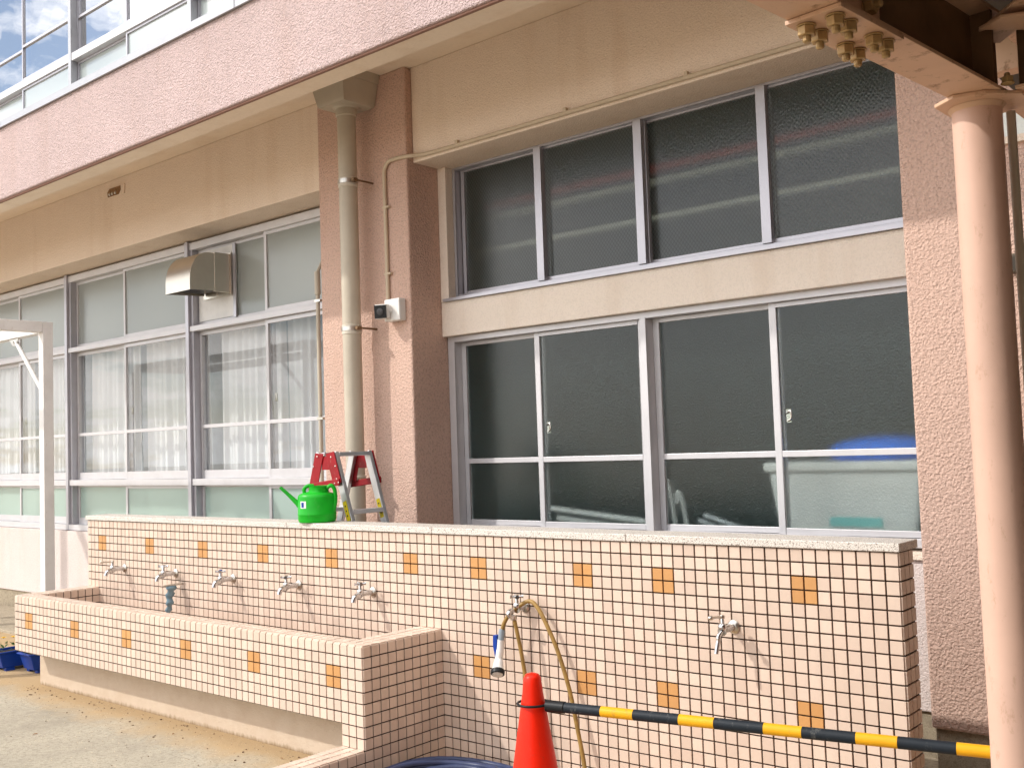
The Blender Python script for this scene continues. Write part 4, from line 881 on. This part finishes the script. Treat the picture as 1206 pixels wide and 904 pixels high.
# ------------------------------------------------------------------ blue planters with flowers
PG = 'blue planters beside the trough'
def planter(x, y, label, seed):
    t = thing('planter', label, 'planter', (x, y, -UP), PG); rr = random.Random(seed)
    mb = MB(); z0, z1 = -UP+0.022, -UP+0.125
    def ringq(hx, hy, z): return [(x-hx,y-hy,z),(x+hx,y-hy,z),(x+hx,y+hy,z),(x-hx,y+hy,z)]
    mb.v = ringq(0.075,0.24,z0)+ringq(0.088,0.27,z1)+ringq(0.098,0.285,z1+0.002)+ringq(0.098,0.285,z1+0.012)+ringq(0.082,0.262,z1+0.012)+ringq(0.078,0.258,z1-0.02)
    for k in range(5):
        for i in range(4): a = k*4+i; b = k*4+(i+1)%4; mb.f.append((a,b,b+4,a+4))
    mb.f.append((3,2,1,0)); obj('box', mb, M_BLUE, t, bevel=0.004)
    for sx in (-1,1):
        for sy in (-1,1): obj('foot', MB().box(x+sx*0.06-0.02, x+sx*0.06+0.02, y+sy*0.19-0.03, y+sy*0.19+0.03, -UP, z0-0.0005), M_BLUE, t)
    obj('soil', MB().box(x-0.077, x+0.077, y-0.257, y+0.257, z1-0.03, z1-0.005), M_SOIL, t)
    for k in range(7):
        fx_, fy_ = x+rr.uniform(-0.05,0.05), y-0.22+0.073*k; hh = rr.uniform(0.05,0.09); lf = MB()
        for j in range(16):
            a = rr.uniform(0,6.28); rr_ = rr.uniform(0.015,0.05); zz = z1+rr.uniform(0,hh*0.8); c = Vector((fx_+rr_*0.4*math.cos(a), fy_+rr_*0.4*math.sin(a), zz)); e = Vector((math.cos(a),math.sin(a),rr.uniform(0,0.8)))*0.03; s2 = Vector((-math.sin(a),math.cos(a),0))*0.009
            lf.quad(c, c+e*0.5+s2, c+e, c+e*0.5-s2)
        lv = obj('leaves', lf, M_LEAF, t)
        for q in range(2 if k % 2 == 0 else 1):
            c = Vector((fx_+rr.uniform(-0.02,0.02), fy_+rr.uniform(-0.02,0.02), z1+hh+0.02)); fl = MB()
            for j in range(7):
                a = 6.28*j/7; e = Vector((math.cos(a),math.sin(a),0.25))*0.019; s2 = Vector((-math.sin(a),math.cos(a),0))*0.008; fl.quad(c, c+e*0.6+s2, c+e, c+e*0.6-s2)
            fl.ball((c.x,c.y,c.z+0.002), 0.006, 8); obj('flower', fl, M_FLOW, t)
planter(-0.44, 0.03, 'blue planter with yellow flowers right beside the trough end', 1); planter(-0.72, -0.06, 'blue planter with yellow flowers cut off by the left edge of the photo', 2)

# ------------------------------------------------------------------ covered walkway at the right
cw = thing('covered_walkway', 'salmon steel walkway canopy on a round column with bolted beams', 'canopy', (6.19, -0.85, -UP))
CX, CY, CR = 6.176, -0.85, 0.0585
obj('column', MB().tube([(CX,CY,-UP),(CX,CY,1.212)], CR, 48), M_CANOPY, cw, smooth=50)
ZF = 1.222
th = math.atan2(0.11, 0.95)      # beam A swings slightly off the square
dA = Vector((-0.095, -0.995, 0)).normalized(); nA = Vector((0.995, -0.095, 0)).normalized(); J = Vector((6.205, CY, 0))
def ibeam(a, b, z0, depth, wdt, up_t=0.009):
    """three plates: bottom flange, web, top flange"""
    d = (b-a).normalized(); r = MB()
    for zc, ww, hh in ((z0+up_t/2, wdt, up_t), (z0+depth-up_t/2, wdt, up_t)): r.bar(a+Vector((0,0,zc)), b+Vector((0,0,zc)), ww, hh)
    wb = MB().bar(a+Vector((0,0,z0+depth/2)), b+Vector((0,0,z0+depth/2)), 0.007, depth-2*up_t-0.001)
    return r, wb
def add_beam(a, b, label, z0=ZF, depth=0.20, wdt=0.112):
    r, wb = ibeam(a, b, z0, depth, wdt); fl = obj('beam', r, M_RUST, cw, bevel=0.0015); fl['label'] = label; obj('web', wb, M_WEB, fl)
    return fl
bA = add_beam(J - dA*0.06, J + dA*3.4, 'canopy beam running forward over the splice bolts')
bB = add_beam(J + Vector((0.075,0.0,0)), J + Vector((4.2,0.0,0)), 'canopy beam running right from the column head', wdt=0.10)
bC = add_beam(J + Vector((0.072,0.06,0)), J + Vector((0.072,1.62,0)), 'canopy beam running back to the pier', wdt=0.10)
obj('head_plate', MB().prism([(CX-0.078,CY-0.075),(CX-0.02,CY-0.12),(CX+0.05,CY-0.10),(CX+0.115,CY-0.03),(CX+0.11,CY+0.05),(CX+0.05,CY+0.10),(CX-0.04,CY+0.10),(CX-0.075,CY+0.05)], 'z', ZF-0.010, ZF-0.0005), M_RUST, cw, bevel=0.002)
obj('weld', MB().lathe([(CR+0.009,ZF-0.0105),(CR+0.003,ZF-0.018),(CR,ZF-0.022)], (CX,CY,0), n=40), M_RUST, cw, smooth=50)
# haunch gussets between beams
def gus(p, q, r, t=0.009, up=None):
    a, b, c = Vector(p), Vector(q), Vector(r); nn = (b-a).cross(c-a).normalized()*t/2; mb = MB(); mb.v = [tuple(k+nn) for k in (a,b,c)]+[tuple(k-nn) for k in (a,b,c)]; mb.f = [(0,1,2),(5,4,3),(0,3,4,1),(1,4,5,2),(2,5,3,0)]
    return obj('gusset', mb, M_RUST, cw)
obj('haunch', MB().prism([(CX+0.10,ZF+0.011),(CX+0.60,ZF+0.19),(CX+0.10,ZF+0.19)], 'y', CY+0.008, CY+0.016), M_RUST, cw)
hp = MB().bar((CX+0.03,CY-0.02,ZF+0.145),(CX+0.36,CY-0.35,ZF+0.162),0.09,0.008); obj('corner_stay', hp, M_RUST, cw, bevel=0.002)
obj('stay_plate', MB().prism([(CX+0.06,CY-0.16),(CX+0.16,CY-0.06),(CX+0.20,CY-0.10),(CX+0.19,CY-0.17),(CX+0.12,CY-0.20)], 'z', ZF+0.125, ZF+0.133), M_RUST, cw, bevel=0.002)
obj('end_plate', MB().bar(J+dA*0.085+Vector((0,0,ZF+0.10)), J+dA*0.095+Vector((0,0,ZF+0.10)), 0.105, 0.18), M_WEB, cw)
# roof sheet and purlins above
obj('roof_sheet', MB().box(6.02, 11.3, -12.0, 0.72, 1.535, 1.55), M_ROOF, cw)  # canopy roof, carried far out of view to hold back sky light
for y in (-5.3, -4.6, -3.9, -3.2, -2.5, -1.8, -1.1, -0.4, 0.2):
    obj('purlin', MB().box(6.04, 11.3, y-0.03, y+0.03, 1.425, 1.53), M_RUST, cw)
# splice plate with its eight hexagon bolts under the beam, and web bolts
pc = J + dA*0.72
spl = obj('splice_plate', MB().bar(J+dA*0.585+Vector((0,0,ZF-0.0055)), J+dA*0.845+Vector((0,0,ZF-0.0055)), 0.120, 0.009), M_RUST, cw, bevel=0.001)
def bolt(c, ax, parent, s_=1.0):
    ax = Vector(ax); mb = MB().lathe([(0.0185*s_,0),(0.0195*s_,0.002),(0.0195*s_,0.0035)], c, ax, 16)
    mb.lathe([(0.0165*s_,0.0036),(0.0180*s_,0.0045),(0.0180*s_,0.020*s_),(0.0165*s_,0.022*s_)], c, ax, 6); mb.lathe([(0.0085*s_,0.0221*s_),(0.0085*s_,0.032*s_),(0.006*s_,0.035*s_)], c, ax, 12)
    obj('bolt', mb, M_NUT, parent, bevel=0.0008)
for t_ in (0.61, 0.66, 0.765, 0.815):
    for s_ in (-0.031, 0.031): bolt(J+dA*t_+nA*s_+Vector((0,0,ZF-0.0105)), (0,0,-1), spl)
ws = obj('web_splice_plate', MB().bar(J+dA*0.59+nA*0.0085+Vector((0,0,ZF+0.10)), J+dA*0.84+nA*0.0085+Vector((0,0,ZF+0.10)), 0.008, 0.15), M_RUST, cw)
for t_ in (0.65, 0.78):
    for z in (0.055, 0.145): bolt(J+dA*t_+nA*0.0128+Vector((0,0,ZF+z)), tuple(nA), ws)
for k_ in range(4):
    a = 0.4+k_*1.57; bolt(J+Vector((0.035+0.075*math.cos(a), 0.075*math.sin(a), ZF+0.0095)), (0,0,1), cw, 0.8)
# slim pipe strapped behind the column, and fittings on the far pier
o = obj('column_pipe', MB().tube([(6.236,-0.775,-UP),(6.236,-0.775,1.205)], 0.011, 14), M_PIPE, smooth=50); tag(o, 'slim grey pipe running up just behind the salmon column', 'pipe')
IN_BUILDING = True
obj('high_window', MB().box(5.885, 6.30, 0.488, 0.4985, 1.475, 1.62), plain('bright frosted pane', (0.80,0.84,0.80), 0.3), B); obj('high_window_bar', MB().box(5.925, 5.933, 0.484, 0.4875, 1.475, 1.62), M_ALU, B); obj('high_window_ledge', MB().box(5.885, 6.30, 0.480, 0.4985, 1.448, 1.474), M_BEIGE, B)
wl = thing('wall_lamp', 'small dark bracket lamp on the pier at the right edge', 'wall lamp', (5.925, 0.5, 1.0))
obj('base', MB().box(5.885, 5.96, 0.46, 0.4995, 0.97, 1.04), plain('brown metal', (0.10,0.08,0.06), 0.5, 0.4), wl, bevel=0.006); obj('shade', MB().tube([(5.925,0.46,1.00),(5.925,0.41,0.995)], 0.026, 14), plain('dark metal', (0.07,0.06,0.05), 0.4, 0.5), wl, smooth=40)

IN_BUILDING = False
# invented wing, out of view to the right, added to block sky light
wg = thing('added_sky_blocker', 'unseen pink building block added to hold sky light off right-facing sides', 'building', (16, -6, -UP))
obj('wall', MB().box(11.4, 20, -18, 0.30, -UP, 6.0), M_PIER, wg); obj('roof', MB().box(11.2, 20.2, -18.2, 0.35, 6.01, 6.2), M_BASE, wg)
for k in range(7):
    for zz in (-0.1, 3.1):
        fo = obj('window', MB().box(11.34, 11.398, -17+2.4*k, -15.2+2.4*k, zz, zz+1.7), M_ALUW, wg); obj('pane', MB().box(11.33, 11.339, -16.92+2.4*k, -15.28+2.4*k, zz+0.08, zz+1.62), plain('dark pane', (0.05,0.06,0.06), 0.1), fo)
# ------------------------------------------------------------------ lift everything onto the real ground height
for o in list(COL.objects):
    if o.parent is None and o.type not in ('CAMERA', 'LIGHT'): o.location.z += UP
